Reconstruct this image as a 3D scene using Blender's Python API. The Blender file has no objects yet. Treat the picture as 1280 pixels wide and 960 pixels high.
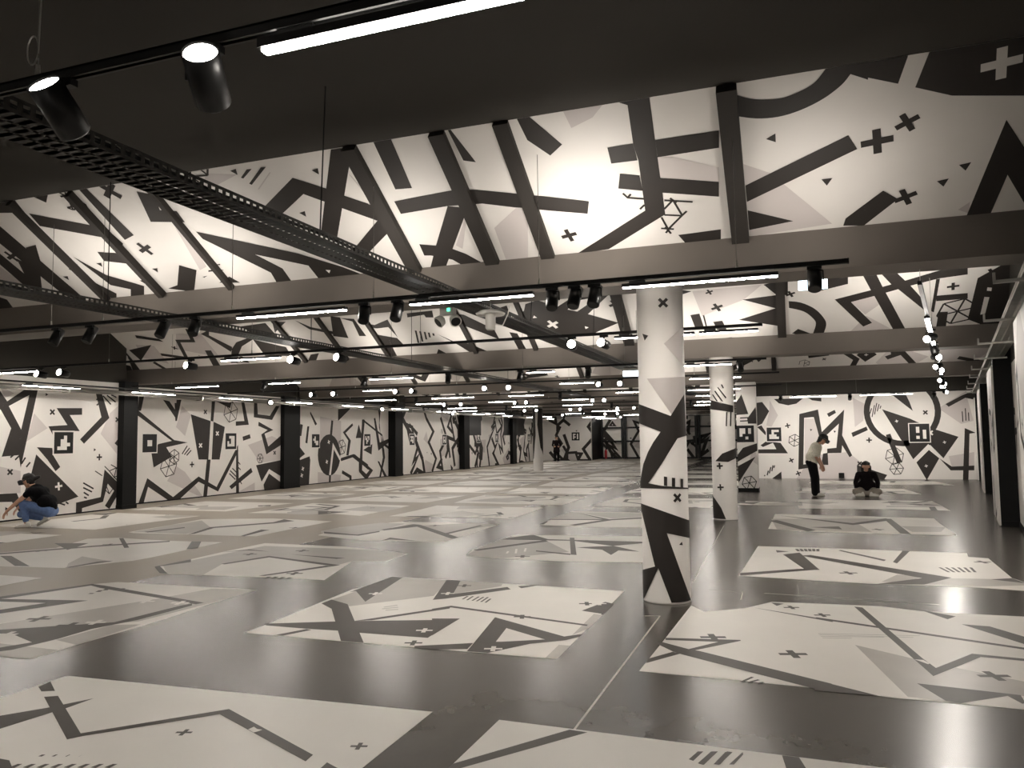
import bpy, bmesh, math, random
from math import sin, cos, tan, pi, radians, sqrt, atan2, hypot
from mathutils import Vector, Matrix

# ------------------------------------------------------------------ camera, world, exposure
scene = bpy.context.scene
COL = scene.collection
CAM_H = 1.6
FPX = 961.0                       # focal length in pixels of a 1280 x 960 frame
YAW, PITCH, ROLL = radians(19.895), radians(3.995), radians(-0.731)
_f = Vector((-sin(YAW) * cos(PITCH), cos(YAW) * cos(PITCH), sin(PITCH)))
_r0 = Vector((cos(YAW), sin(YAW), 0)); _u0 = _r0.cross(_f)
_r = _r0 * cos(ROLL) + _u0 * sin(ROLL); _u = -_r0 * sin(ROLL) + _u0 * cos(ROLL)
EYE = Vector((0, 0, CAM_H))
cam_data = bpy.data.cameras.new('camera'); cam = bpy.data.objects.new('camera', cam_data); COL.objects.link(cam)
m = Matrix((( _r.x, _u.x, -_f.x), (_r.y, _u.y, -_f.y), (_r.z, _u.z, -_f.z))).to_4x4(); m.translation = EYE
cam.matrix_world = m
cam_data.sensor_width = 36.0; cam_data.lens = FPX / 1280 * 36.0
cam_data.clip_start = 0.05; cam_data.clip_end = 200
scene.camera = cam
world = bpy.data.worlds.new('world'); scene.world = world; world.use_nodes = True
world.node_tree.nodes['Background'].inputs[0].default_value = (0.9, 0.85, 0.78, 1)
world.node_tree.nodes['Background'].inputs[1].default_value = 0.0
vs = scene.view_settings
vs.view_transform = 'Standard'; vs.look = 'None'; vs.gamma = 1; vs.use_curve_mapping = False
vs.exposure = 1.5
BAR_E, FILL_E, SPOT_W, LENS_E = 46.0, 10.0, 8.5, 14.0
WARM = (1.0, 0.935, 0.855)

def ray(x, y): return _f * FPX + _r * (x - 640) - _u * (y - 480)
def on_plane(x, y, p, n):
    d = ray(x, y); return EYE + d * ((p - EYE).dot(n) / d.dot(n))
def on_axis(x, y, ax, val):
    d = ray(x, y); return EYE + d * ((val - EYE[ax]) / d[ax])
def proj(P):
    d = Vector(P) - EYE; z = d.dot(_f)
    return (640 + FPX * d.dot(_r) / z, 480 - FPX * d.dot(_u) / z) if z > 0.05 else (1e6, 1e6)
def crop(x0, y0, s):
    return lambda pts: [(x0 + a / s, y0 + b / s) for a, b in pts]

# ------------------------------------------------------------------ materials
MATS = {}
def mat(name, col, rough=0.6, metal=0.0, emit=0.0, noise=0.0, nscale=6.0, bump=0.0, bscale=60.0, spec=0.5, rvar=0.0, emitcol=None):
    M = bpy.data.materials.new(name); M.use_nodes = True; nt = M.node_tree; b = nt.nodes['Principled BSDF']
    b.inputs['Base Color'].default_value = (*col, 1); b.inputs['Roughness'].default_value = rough
    b.inputs['Metallic'].default_value = metal; b.inputs['Specular IOR Level'].default_value = spec
    tc = nt.nodes.new('ShaderNodeTexCoord')
    if noise > 0:
        n = nt.nodes.new('ShaderNodeTexNoise'); n.inputs['Scale'].default_value = nscale; n.inputs['Detail'].default_value = 6
        nt.links.new(tc.outputs['Object'], n.inputs['Vector'])
        r = nt.nodes.new('ShaderNodeValToRGB')
        r.color_ramp.elements[0].position = 0.3; r.color_ramp.elements[1].position = 0.7
        r.color_ramp.elements[0].color = (*[c * (1 - noise) for c in col], 1)
        r.color_ramp.elements[1].color = (*[min(1, c * (1 + noise)) for c in col], 1)
        nt.links.new(n.outputs['Fac'], r.inputs['Fac']); nt.links.new(r.outputs['Color'], b.inputs['Base Color'])
        if rvar > 0:
            mr = nt.nodes.new('ShaderNodeMapRange'); mr.inputs[1].default_value = 0.3; mr.inputs[2].default_value = 0.7
            mr.inputs[3].default_value = rough - rvar; mr.inputs[4].default_value = rough + rvar
            nt.links.new(n.outputs['Fac'], mr.inputs[0]); nt.links.new(mr.outputs[0], b.inputs['Roughness'])
    if bump > 0:
        n2 = nt.nodes.new('ShaderNodeTexNoise'); n2.inputs['Scale'].default_value = bscale; n2.inputs['Detail'].default_value = 3
        nt.links.new(tc.outputs['Object'], n2.inputs['Vector'])
        bp = nt.nodes.new('ShaderNodeBump'); bp.inputs['Strength'].default_value = bump; bp.inputs['Distance'].default_value = 0.01
        nt.links.new(n2.outputs['Fac'], bp.inputs['Height']); nt.links.new(bp.outputs['Normal'], b.inputs['Normal'])
    if emit > 0:
        b.inputs['Emission Color'].default_value = (*(emitcol or col), 1); b.inputs['Emission Strength'].default_value = emit
    MATS[name] = M; return M
mat('wall_white', (0.81, 0.775, 0.735), 0.55, noise=0.03, nscale=1.5)
mat('print_dark', (0.034, 0.029, 0.026), 0.6, spec=0.3, noise=0.05, nscale=3)
mat('print_pale', (0.615, 0.565, 0.545), 0.55)
mat('print_white', (0.81, 0.775, 0.735), 0.5)
mat('floor_white', (0.76, 0.73, 0.68), 0.40, noise=0.03, nscale=1.5, spec=0.4)
mat('floor_pale', (0.42, 0.395, 0.36), 0.36, noise=0.06, nscale=2.5)
mat('floor_dark', (0.062, 0.053, 0.045), 0.45, spec=0.35, noise=0.08, nscale=4)
mat('ceiling_black', (0.044, 0.040, 0.034), 0.8, spec=0.25, noise=0.06, nscale=0.8)
mat('beam_grey', (0.185, 0.163, 0.142), 0.75, spec=0.3, noise=0.06, nscale=1.2)
mat('rafter_grey', (0.038, 0.033, 0.029), 0.65, spec=0.3)
mat('matt_black', (0.006, 0.006, 0.006), 0.6, spec=0.2, noise=0.1, nscale=5)
mat('metal_black', (0.007, 0.007, 0.007), 0.4, spec=0.35)
mat('zinc', (0.50, 0.49, 0.45), 0.4, metal=0.8, noise=0.1, nscale=8)
mat('tray_dark', (0.026, 0.024, 0.021), 0.5, metal=0.3, noise=0.1, nscale=8)
mat('cable_grey', (0.18, 0.17, 0.15), 0.5)
mat('cable_black', (0.015, 0.015, 0.015), 0.6)
mat('plastic_white', (0.72, 0.70, 0.66), 0.4)
mat('led_warm', WARM, 0.4, emit=BAR_E, emitcol=WARM)
mat('led_fill', WARM, 0.4, emit=FILL_E, emitcol=WARM)  # glow of the strips added on top of the light bars
mat('lens_warm', WARM, 0.4, emit=LENS_E, emitcol=WARM)
mat('sign_glow', (0.75, 0.88, 1.0), 0.4, emit=2.0, emitcol=(0.72, 0.86, 1.0))
mat('lamp_green', (0.1, 0.6, 0.3), 0.4, emit=1.0, emitcol=(0.1, 0.9, 0.45))
mat('red_box', (0.5, 0.03, 0.04), 0.4)
mat('joint', (0.55, 0.52, 0.46), 0.5)
mat('concrete_beige', (0.34, 0.295, 0.235), 0.42, noise=0.10, nscale=1.2, bump=0.05, bscale=12, rvar=0.06)
mat('skin', (0.62, 0.36, 0.25), 0.5); mat('hair', (0.012, 0.010, 0.009), 0.55, bump=0.3, bscale=90)
mat('jeans', (0.125, 0.20, 0.40), 0.8, noise=0.2, nscale=14, bump=0.15, bscale=160)
mat('tee_black', (0.004, 0.004, 0.005), 0.9, spec=0.15, bump=0.1, bscale=120)
mat('trouser_black', (0.005, 0.005, 0.006), 0.85, spec=0.2, bump=0.1, bscale=120)
mat('shirt_white', (0.80, 0.76, 0.64), 0.8, noise=0.22, nscale=38, bump=0.1, bscale=80)
mat('sweater_dark', (0.008, 0.005, 0.006), 0.9, spec=0.2, bump=0.2, bscale=120)
mat('pants_beige', (0.36, 0.32, 0.27), 0.85, noise=0.15, nscale=12)
mat('sneaker', (0.84, 0.82, 0.76), 0.55); mat('sole', (0.45, 0.42, 0.36), 0.6)
mat('headset', (0.018, 0.018, 0.020), 0.4); mat('mask', (0.55, 0.38, 0.34), 0.6)

def concrete():
    M = bpy.data.materials.new('concrete_polished'); M.use_nodes = True; nt = M.node_tree; b = nt.nodes['Principled BSDF']; L = nt.links.new
    tc = nt.nodes.new('ShaderNodeTexCoord'); mp = nt.nodes.new('ShaderNodeMapping'); mp.inputs['Scale'].default_value = (1.0, 0.8, 1.0)
    L(tc.outputs['Object'], mp.inputs[0])
    def noise(scale, detail, rough=.55, dist=0.0):
        n = nt.nodes.new('ShaderNodeTexNoise'); n.inputs['Scale'].default_value = scale; n.inputs['Detail'].default_value = detail
        n.inputs['Roughness'].default_value = rough; n.inputs['Distortion'].default_value = dist; L(mp.outputs[0], n.inputs['Vector']); return n
    n1 = noise(.7, 5, .55); r = nt.nodes.new('ShaderNodeValToRGB'); e = r.color_ramp.elements
    e[0].position = 0.2; e[0].color = (0.058, 0.051, 0.044, 1); e[1].position = 0.8; e[1].color = (0.105, 0.094, 0.080, 1)
    L(n1.outputs['Fac'], r.inputs['Fac'])
    big = noise(.22, 2); st = noise(5.0, 9, .65, 0.0)          # worn blotches, only in a few broad patches
    add = nt.nodes.new('ShaderNodeMath'); add.operation = 'MULTIPLY_ADD'; add.inputs[1].default_value = 1.5
    L(big.outputs['Fac'], add.inputs[0]); L(st.outputs['Fac'], add.inputs[2])
    sr = nt.nodes.new('ShaderNodeValToRGB'); q = sr.color_ramp.elements
    q[0].position = 0.0; q[0].color = (1, 1, 1, 1); q[1].position = 1.0; q[1].color = (.5, .47, .43, 1)
    mr0 = nt.nodes.new('ShaderNodeMapRange'); mr0.inputs[1].default_value = 1.05; mr0.inputs[2].default_value = 1.8; mr0.interpolation_type = 'SMOOTHSTEP'
    L(add.outputs[0], mr0.inputs[0]); L(mr0.outputs[0], sr.inputs[0])
    mx = nt.nodes.new('ShaderNodeMixRGB'); mx.blend_type = 'MULTIPLY'; mx.inputs[0].default_value = 0.4
    L(r.outputs[0], mx.inputs[1]); L(sr.outputs[0], mx.inputs[2]); L(mx.outputs[0], b.inputs['Base Color'])
    b.inputs['Roughness'].default_value = 0.25
    b.inputs['Specular IOR Level'].default_value = 0.6
    MATS['concrete'] = M
concrete()

# ------------------------------------------------------------------ mesh helpers
class MB:
    def __init__(s): s.v = []; s.f = []
    def poly(s, pts):
        k = len(s.v); s.v += [tuple(p) for p in pts]; s.f.append(tuple(range(k, k + len(pts)))); return s
    def obox(s, c, ax, ay, az):
        c, ax, ay, az = Vector(c), Vector(ax), Vector(ay), Vector(az); k = len(s.v)
        for sx, sy, sz in ((-1,-1,-1),(1,-1,-1),(1,1,-1),(-1,1,-1),(-1,-1,1),(1,-1,1),(1,1,1),(-1,1,1)):
            s.v.append(tuple(c + ax * sx + ay * sy + az * sz))
        s.f += [tuple(k + i for i in q) for q in ((3,2,1,0),(4,5,6,7),(0,1,5,4),(1,2,6,5),(2,3,7,6),(3,0,4,7))]; return s
    def box(s, x0, x1, y0, y1, z0, z1):
        return s.obox(((x0+x1)/2, (y0+y1)/2, (z0+z1)/2), ((x1-x0)/2,0,0), (0,(y1-y0)/2,0), (0,0,(z1-z0)/2))
    def tube(s, a, b, r0, r1=None, n=12, cap=True):
        a, b = Vector(a), Vector(b); r1 = r0 if r1 is None else r1; d = (b - a).normalized()
        t = Vector((0,0,1)) if abs(d.z) < 0.9 else Vector((1,0,0)); p = d.cross(t).normalized(); q = d.cross(p); k = len(s.v)
        for o, r in ((a, r0), (b, r1)):
            for i in range(n): s.v.append(tuple(o + (p * cos(2*pi*i/n) + q * sin(2*pi*i/n)) * r))
        for i in range(n): j = (i + 1) % n; s.f.append((k+i, k+j, k+n+j, k+n+i))
        if cap: s.f.append(tuple(k + i for i in reversed(range(n)))); s.f.append(tuple(k + n + i for i in range(n)))
        return s
    def path(s, pts, r, n=6):
        for a, b in zip(pts, pts[1:]): s.tube(a, b, r, n=n)
        return s
    def lathe(s, c, prof, n=24, axis=(0,0,1)):
        c = Vector(c); d = Vector(axis).normalized(); t = Vector((0,0,1)) if abs(d.z) < 0.9 else Vector((1,0,0)); p = d.cross(t).normalized(); q = d.cross(p); k = len(s.v)
        for r, h in prof:
            for i in range(n): s.v.append(tuple(c + d * h + (p * cos(2*pi*i/n) + q * sin(2*pi*i/n)) * r))
        for a in range(len(prof) - 1):
            for i in range(n): j = (i+1) % n; s.f.append((k+a*n+i, k+a*n+j, k+(a+1)*n+j, k+(a+1)*n+i))
        s.f.append(tuple(k + i for i in reversed(range(n)))); s.f.append(tuple(k + (len(prof)-1)*n + i for i in range(n))); return s
    def build(s, name, material, parent=None, org=(0,0,0), smooth=False):
        me = bpy.data.meshes.new(name); o = Vector(org)
        me.from_pydata([tuple(Vector(v) - o) for v in s.v], [], s.f); me.materials.append(MATS[material])
        if smooth:
            for p in me.polygons: p.use_smooth = len(p.vertices) == 4
        me.update(); ob = bpy.data.objects.new(name, me); COL.objects.link(ob)
        if parent is not None: ob.parent = parent
        else: ob.location = o
        return ob
def empty(name, loc):
    o = bpy.data.objects.new(name, None); o.empty_display_size = 0.1; COL.objects.link(o); o.location = loc; return o
def tag(o, label=None, cat=None, group=None, kind=None):
    if label: o['label'] = label
    if cat: o['category'] = cat
    if group: o['group'] = group
    if kind: o['kind'] = kind
    return o
def struct(o, label=None): return tag(o, label, kind='structure')
ORD = ['first','second','third','fourth','fifth','sixth','seventh','eighth','ninth','tenth','eleventh','twelfth','thirteenth','fourteenth','fifteenth','sixteenth','seventeenth','eighteenth','nineteenth','twentieth']

# ------------------------------------------------------------------ printed surfaces
def clip(poly, u0, u1, v0, v1):
    for ax, val, sg in ((0, u0, 1), (0, u1, -1), (1, v0, 1), (1, v1, -1)):
        out = []
        for i in range(len(poly)):
            a, b = poly[i - 1], poly[i]; da, db = (a[ax] - val) * sg, (b[ax] - val) * sg
            if da >= 0 and db >= 0: out.append(b)
            elif da >= 0 > db or da < 0 <= db:
                t = da / (da - db); p = (a[0] + (b[0]-a[0])*t, a[1] + (b[1]-a[1])*t); out.append(p)
                if db >= 0: out.append(b)
        poly = out
        if len(poly) < 3: return []
    return poly
def tess(p):
    """A concave outline as triangles (convex quads and triangles pass through)."""
    if len(p) == 3: return [p]
    if len(p) == 4:
        sg = [(p[i-1][0]-p[i-2][0])*(p[i][1]-p[i-1][1]) - (p[i-1][1]-p[i-2][1])*(p[i][0]-p[i-1][0]) for i in range(4)]
        if all(x >= 0 for x in sg) or all(x <= 0 for x in sg): return [p]
    return slabs(p)
def slabs(p):
    """Even-odd filling of any outline by upright trapezoids."""
    xs = sorted(set(round(q[0], 6) for q in p)); out = []
    for a, b in zip(xs, xs[1:]):
        if b - a < 1e-5: continue
        c = (a + b) / 2; hit = []
        for i in range(len(p)):
            (x0, y0), (x1, y1) = p[i-1], p[i]
            if (x0 - c) * (x1 - c) < 0:
                f = lambda x: y0 + (y1 - y0) * (x - x0) / (x1 - x0)
                hit.append((f(c), f(a), f(b)))
        hit.sort()
        for lo, hi in zip(hit[::2], hit[1::2]):
            q = [(a, lo[1]), (b, lo[2]), (b, hi[2]), (a, hi[1])]
            if abs(q[0][1] - q[3][1]) < 1e-7: q = q[:3]
            elif abs(q[1][1] - q[2][1]) < 1e-7: q = [q[0], q[1], q[3]]
            out.append(q)
    return out
def area(p): return abs(sum(p[i-1][0]*p[i][1] - p[i][0]*p[i-1][1] for i in range(len(p)))) / 2
LIFT = {'pale': 0.0015, 'dark': 0.003, 'white': 0.0045, 'mdark': 0.006, 'mwhite': 0.0075}
class Surf:
    """A flat printed surface: origin, two in-plane unit axes, the normal towards the room, bounds in metres."""
    def __init__(s, O, u, v, n, bounds, mats=None, lift=1.0):
        s.O, s.u, s.v, s.n = Vector(O), Vector(u), Vector(v), Vector(n); s.b = bounds; s.L = {k: [] for k in LIFT}; s.lift = lift; s.cur = None
        s.m = mats or {'pale': 'print_pale', 'dark': 'print_dark', 'white': 'print_white', 'mdark': 'metal_black', 'mwhite': 'print_white'}
    def uv(s, px, py):
        d = on_plane(px, py, s.O, s.n) - s.O; return (d.dot(s.u), d.dot(s.v))
    def P(s, a, off=0): return s.O + s.u * a[0] + s.v * a[1] + s.n * off
    def add(s, tone, pts):
        out = [q for q in (clip(t, *s.b) for t in tess(pts)) if len(q) >= 3 and area(q) > 1e-6]
        if out:
            if s.cur is None: s.L[tone].append(out)
            else: s.cur += out
    def begin(s, tone): s.cur = []; s.ct = tone
    def end(s):
        if s.cur: s.L[s.ct].append(s.cur)
        s.cur = None
    def px(s, tone, pts): s.add(tone, [s.uv(*p) for p in pts])
    def plus(s, tone, c, r, rot=0.0, w=0.26):
        s.begin(tone)
        for k in (0, 1):
            a = rot + k * pi / 2; d = (cos(a), sin(a)); e = (-sin(a), cos(a)); h = r * w
            s.add(tone, [(c[0] + d[0]*i*r + e[0]*j*h, c[1] + d[1]*i*r + e[1]*j*h) for i, j in ((-1,-1),(1,-1),(1,1),(-1,1))])
        s.end()
    def tri(s, tone, c, r, rot=0.0):
        s.add(tone, [(c[0] + r*cos(rot + k*2*pi/3), c[1] + r*sin(rot + k*2*pi/3)) for k in range(3)])
    def line(s, tone, a, b, w):
        dx, dy = b[0]-a[0], b[1]-a[1]; l = hypot(dx, dy) or 1; ex, ey = -dy/l*w/2, dx/l*w/2
        s.add(tone, [(a[0]+ex, a[1]+ey), (b[0]+ex, b[1]+ey), (b[0]-ex, b[1]-ey), (a[0]-ex, a[1]-ey)])
    def lines_px(s, tone, segs, w):
        for a, b in segs: s.line(tone, s.uv(*a), s.uv(*b), w)
    def band(s, tone, pts, w):
        n = len(pts); L, R = [], []
        for i in range(n):
            d = []
            for a, b in ((i-1, i), (i, i+1)):
                if 0 <= a and b < n:
                    x, y = pts[b][0]-pts[a][0], pts[b][1]-pts[a][1]; l = hypot(x, y) or 1; d.append((x/l, y/l))
            if len(d) == 1: d = d * 2
            nx, ny = -(d[0][1]+d[1][1]), d[0][0]+d[1][0]; l = hypot(nx, ny) or 1; nx, ny = nx/l, ny/l
            k = max(0.35, nx * -d[0][1] + ny * d[0][0]); h = w / 2 / k
            L.append((pts[i][0]+nx*h, pts[i][1]+ny*h)); R.append((pts[i][0]-nx*h, pts[i][1]-ny*h))
        s.begin(tone)
        for i in range(n - 1): s.add(tone, [L[i], L[i+1], R[i+1], R[i]])
        s.end()
    def wire(s, tone, c, r, rot=0.0, w=0.014, rnd=None):
        pts = [(c[0] + r*cos(rot + k*pi/3), c[1] + r*sin(rot + k*pi/3)) for k in range(6)] + [c]
        E = [(k, (k+1) % 6) for k in range(6)] + [(k, 6) for k in range(6)]
        for a, b in E:
            if rnd and rnd.random() < 0.2: continue
            s.line(tone, pts[a], pts[b], w)
    def hatch(s, tone, c, n, l, sp, rot, w=0.02):
        for k in range(n):
            o = (k - (n-1)/2) * sp; ll = l * (0.6 + 0.4 * sin(pi * (k + 0.5) / n))
            x, y = c[0] + o*cos(rot + pi/2), c[1] + o*sin(rot + pi/2)
            s.line(tone, (x - ll/2*cos(rot), y - ll/2*sin(rot)), (x + ll/2*cos(rot), y + ll/2*sin(rot)), w)
    def scatter(s, seed, box=None, dens=1.0, bw=0.13):
        """More of the same graphic style, for stretches the photograph does not resolve."""
        R = random.Random(seed); u0, u1, v0, v1 = box or s.b; old = s.b
        s.b = (max(u0, old[0]), min(u1, old[1]), max(v0, old[2]), min(v1, old[3]))
        A = (u1-u0) * (v1-v0); H = v1 - v0
        P = lambda: (R.uniform(u0, u1), R.uniform(v0, v1))
        for _ in range(int(A * 0.28 * dens) + 1):
            c = P(); k = R.choice((3, 4, 4)); r = R.uniform(.35, .9); a0 = R.uniform(0, 6)
            s.add('pale', [(c[0] + r*R.uniform(.6,1.2)*cos(a0+i*2*pi/k), c[1] + r*R.uniform(.6,1.2)*sin(a0+i*2*pi/k)) for i in range(k)])
        for _ in range(int(A * 0.42 * dens) + 1):
            c = P(); pts = [c]; a = R.uniform(0, 2*pi)
            for i in range(R.choice((2, 3, 3, 4))):
                a += R.choice((-1, 1)) * R.uniform(.7, 2.2); l = R.uniform(.4, 1.0) * min(1.6, H) * .6
                pts.append((pts[-1][0] + l*cos(a), pts[-1][1] + l*sin(a)))
            s.band('dark', pts, bw * R.uniform(.75, 1.25))
        for _ in range(int(A * 0.16 * dens) + 1):
            c = P(); k = R.choice((3, 3, 4)); r = R.uniform(.2, .48); a0 = R.uniform(0, 6)
            s.add('dark', [(c[0] + r*R.uniform(.6,1.2)*cos(a0+i*2*pi/k), c[1] + r*R.uniform(.6,1.2)*sin(a0+i*2*pi/k)) for i in range(k)])
            if R.random() < .6: s.plus('white', c, .05, R.uniform(0, 1.5))
        for _ in range(int(A * 0.3 * dens)): s.plus('dark', P(), R.uniform(.05, .08), R.uniform(0, 1.5))
        for _ in range(int(A * 0.25 * dens)): s.tri('dark', P(), R.uniform(.02, .04), R.uniform(0, 6))
        for _ in range(int(A * 0.10 * dens)): s.hatch('dark', P(), R.choice((3, 4, 5)), .25, .07, R.uniform(0, 3), .022)
        for _ in range(int(A * 0.06 * dens)): s.wire('dark', P(), R.uniform(.14, .22), R.uniform(0, 1), rnd=R)
        s.b = old
    def zigzags(s, seed, n, bw, box=None):
        """Tall crooked bands that run from the foot to the head of a wall."""
        R = random.Random(seed); u0, u1, v0, v1 = box or s.b
        for k in range(n):
            u = u0 + (u1 - u0) * (k + R.uniform(.2, .8)) / n; v = R.choice((v0, v0, v0 + .6)); pts = [(u, v)]; sg = R.choice((-1, 1))
            while v < v1 - .2 and len(pts) < 6:
                du = R.uniform(.25, .85) * sg; dv = R.choice((R.uniform(.5, 1.1), R.uniform(.5, 1.1), -R.uniform(.1, .4)))
                u, v = u + du, max(v0, v + dv); pts.append((u, v)); sg = -sg if R.random() < .75 else sg
            s.band('dark', pts, bw * R.uniform(.8, 1.2))
    def marker(s, u0, v0, sz, cells, rim=0.03):
        """Square fiducial: white rim, black field, white cells (rows of a 6 x 6 grid, top row first)."""
        s.b2 = s.b
        s.add('white', [(u0-rim, v0-rim), (u0+sz+rim, v0-rim), (u0+sz+rim, v0+sz+rim), (u0-rim, v0+sz+rim)])
        s.add('mdark', [(u0, v0), (u0+sz, v0), (u0+sz, v0+sz), (u0, v0+sz)])
        n = len(cells); c = sz / n
        for j, row in enumerate(cells):
            i = 0
            while i < n:
                if row[i] == '#':
                    k = i
                    while k < n and row[k] == '#': k += 1
                    y = v0 + sz - (j+1)*c; s.add('mwhite', [(u0+i*c, y), (u0+k*c, y), (u0+k*c, y+c), (u0+i*c, y+c)]); i = k
                else: i += 1
    def build(s, parent, org=(0,0,0)):
        nm = {'pale': 'pale_print', 'dark': 'dark_print', 'white': 'white_print', 'mdark': 'marker_field', 'mwhite': 'marker_cell'}
        step = 0.00012
        for t, pieces in s.L.items():
            small = MB()
            for i, piece in enumerate(pieces):
                pxa = 0
                for q in piece:
                    pp = [proj(s.P(a)) for a in q]
                    if all(-200 < x < 1480 and -200 < y < 1160 for x, y in pp): pxa += area(pp)
                mb = MB() if pxa > 70 else small
                for k, q in enumerate(piece): mb.poly([s.P(a, (LIFT[t] + step * (i % 9) + step * .1 * k) * s.lift) for a in q])
                if mb is not small: mb.build(nm[t], s.m[t], parent, org)
            if small.f: tag(small.build('small_' + nm[t], s.m[t], parent, org), kind='stuff')

# ------------------------------------------------------------------ layout of the hall
PER = 7.75                                    # roof bay
BY = [7.45 + PER * k for k in range(-2, 7)]   # front face of each valley beam (index 2 = first one in view)
BZ0, BZ1, BT = 3.09, 3.46, 0.48
SL = radians(33); SLEN = 1.62                 # white slope angle and length
XL, XR = -16.3, 11.0
RD = Vector((sin(radians(10)), cos(radians(10)), 0)); RN = Vector((-RD.y, RD.x, 0))   # right wall runs askew
RP0 = Vector((3.25, 15.0, 0))                 # a point on the line of the right-hand pillars' faces
def rpt(y, out=0.0, z=0.0): p = RP0 + RD * ((y - RP0.y) / RD.y) - RN * out; return Vector((p.x, p.y, z))
# ---- floor
SPLIT = -7.2
fl = MB(); fl.poly([(SPLIT, -10, 0), (13, -10, 0), (13, 57, 0), (-5.9, 57, 0), (-5.9, 14.8, 0), (SPLIT, 14.8, 0)])
floor = struct(fl.build('floor', 'concrete'), 'polished dark concrete floor between the columns and the right wall')
fb = MB(); fb.poly([(-19, -10, 0), (SPLIT, -10, 0), (SPLIT, 14.8, 0), (-5.9, 14.8, 0), (-5.9, 57, 0), (-19, 57, 0)])
struct(fb.build('floor', 'concrete_beige'), 'beige coated floor along the left wall')
def joint(a, b, w=0.014):
    a, b = Vector((*a, 0)), Vector((*b, 0)); d = (b-a).normalized(); e = Vector((-d.y, d.x, 0)) * w / 2; z = Vector((0, 0, 0.0012))
    mb = MB(); mb.poly([a+e+z, a-e+z, b-e+z, b+e+z]); mb.build('joint_line', 'joint', floor)
def gp(x, y): p = on_axis(x, y, 2, 0); return (p.x, p.y)
joint(gp(718, 912), gp(825, 770)); joint(gp(806, 770), gp(825, 770)); joint(gp(866, 727), gp(905, 657), .010)
joint(gp(926, 750), gp(928.5, 740)); joint(gp(886, 737), gp(918, 739.5), .010); joint(gp(955, 741.5), gp(1175, 756), .010)

# ---- left wall: one stretch per bay, pilasters between
PIL_Y = [6.7, 14.50, 22.0, 29.85, 36.95, 44.6]
PIL_X = [-15.1, -15.16, -15.9, -16.05, -15.9, -16.0]
LW_X = [-15.15, -15.35, -16.05, -16.4, -16.2, -16.2, -16.3]
left_walls = []
edges_y = [-10] + PIL_Y + [50.6]
for i in range(len(edges_y) - 1):
    x = LW_X[i]; y0, y1 = edges_y[i], edges_y[i+1]
    w = struct(MB().box(x - 0.25, x, y0, y1, 0, 3.05).build('wall_left', 'wall_white'), 'white patterned left wall stretch, %s bay from the front' % ORD[i])
    up = MB().box(x - 0.25, x, y0, y1, 3.05, 4.7).build('upper_wall', 'ceiling_black', w)
    sk = MB().box(x, x + 0.012, y0, y1, 0, 0.03).build('skirting', 'matt_black', w)
    S = Surf((x, 0, 0), (0, 1, 0), (0, 0, 1), (1, 0, 0), (y0, y1, 0.03, 3.05)); left_walls.append((w, S))
for i, (y, x) in enumerate(zip(PIL_Y, PIL_X)):
    hw = 0.21 if i < 2 else (0.44 if i == 2 else 0.34)
    mb = MB().box(-16.6, x, y - hw, y + hw, 0, 3.085)
    mb.box(-16.6, x + 0.012, y - hw - 0.012, y + hw + 0.012, 0, 0.1)
    struct(mb.build('pilaster', 'matt_black'), 'black pilaster on the left wall, %s from the front' % ORD[i])

# ---- right wall (askew) with pillars
A0, A1 = rpt(-10, .27), rpt(30.2, .27)
def rbox(mb, y0, y1, o0, o1, z0, z1):
    c = (rpt(y0, o0) + rpt(y1, o1)) / 2; c.z = (z0 + z1) / 2
    return mb.obox(c, RD * ((rpt(y1) - rpt(y0)).length / 2), RN * ((o1 - o0) / 2), (0, 0, (z1 - z0) / 2))
wr = struct(rbox(MB(), -10, 30.2, .27, .5, 0, 2.75).build('wall_right', 'wall_white'), 'white patterned right wall running at an angle')
rbox(MB(), -10, 30.2, .27, .5, 2.75, 4.7).build('upper_wall', 'ceiling_black', wr)
rbox(MB(), -10, 30.2, .255, .27, 0, .09).build('skirting', 'matt_black', wr)
RS = Surf(rpt(0, .27), RD, (0, 0, 1), RN, (-10, 30.5, .09, 2.75)); RS.scatter(77, dens=.9); RS.build(wr)
for i, y in enumerate((7.2, 15.1, 22.95, 29.0)):
    pb = rbox(MB(), y, y + .4, .0, .27, 0, 3.085); rbox(pb, y - .015, y + .4, .0, .27, 0, .1)
    pl = struct(pb.build('pilaster', 'matt_black'), 'black pilaster on the right wall, %s from the front' % ORD[i])
    e_ = 2.0 if i < 3 else .9
    pf = rbox(MB(), y - .002, y + e_, -.03, .0, .02, 2.72).build('face_panel', 'wall_white', pl); rbox(MB(), y + .4, y + e_, .0, .28, 0, 2.72).build('return_panel', 'wall_white', pl)
    ps = Surf(rpt(y, -.03), RD, (0, 0, 1), RN, (0, e_, .02, 2.72)); ps.scatter(300 + i, dens=1.4, bw=.1); ps.build(pf)

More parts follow.
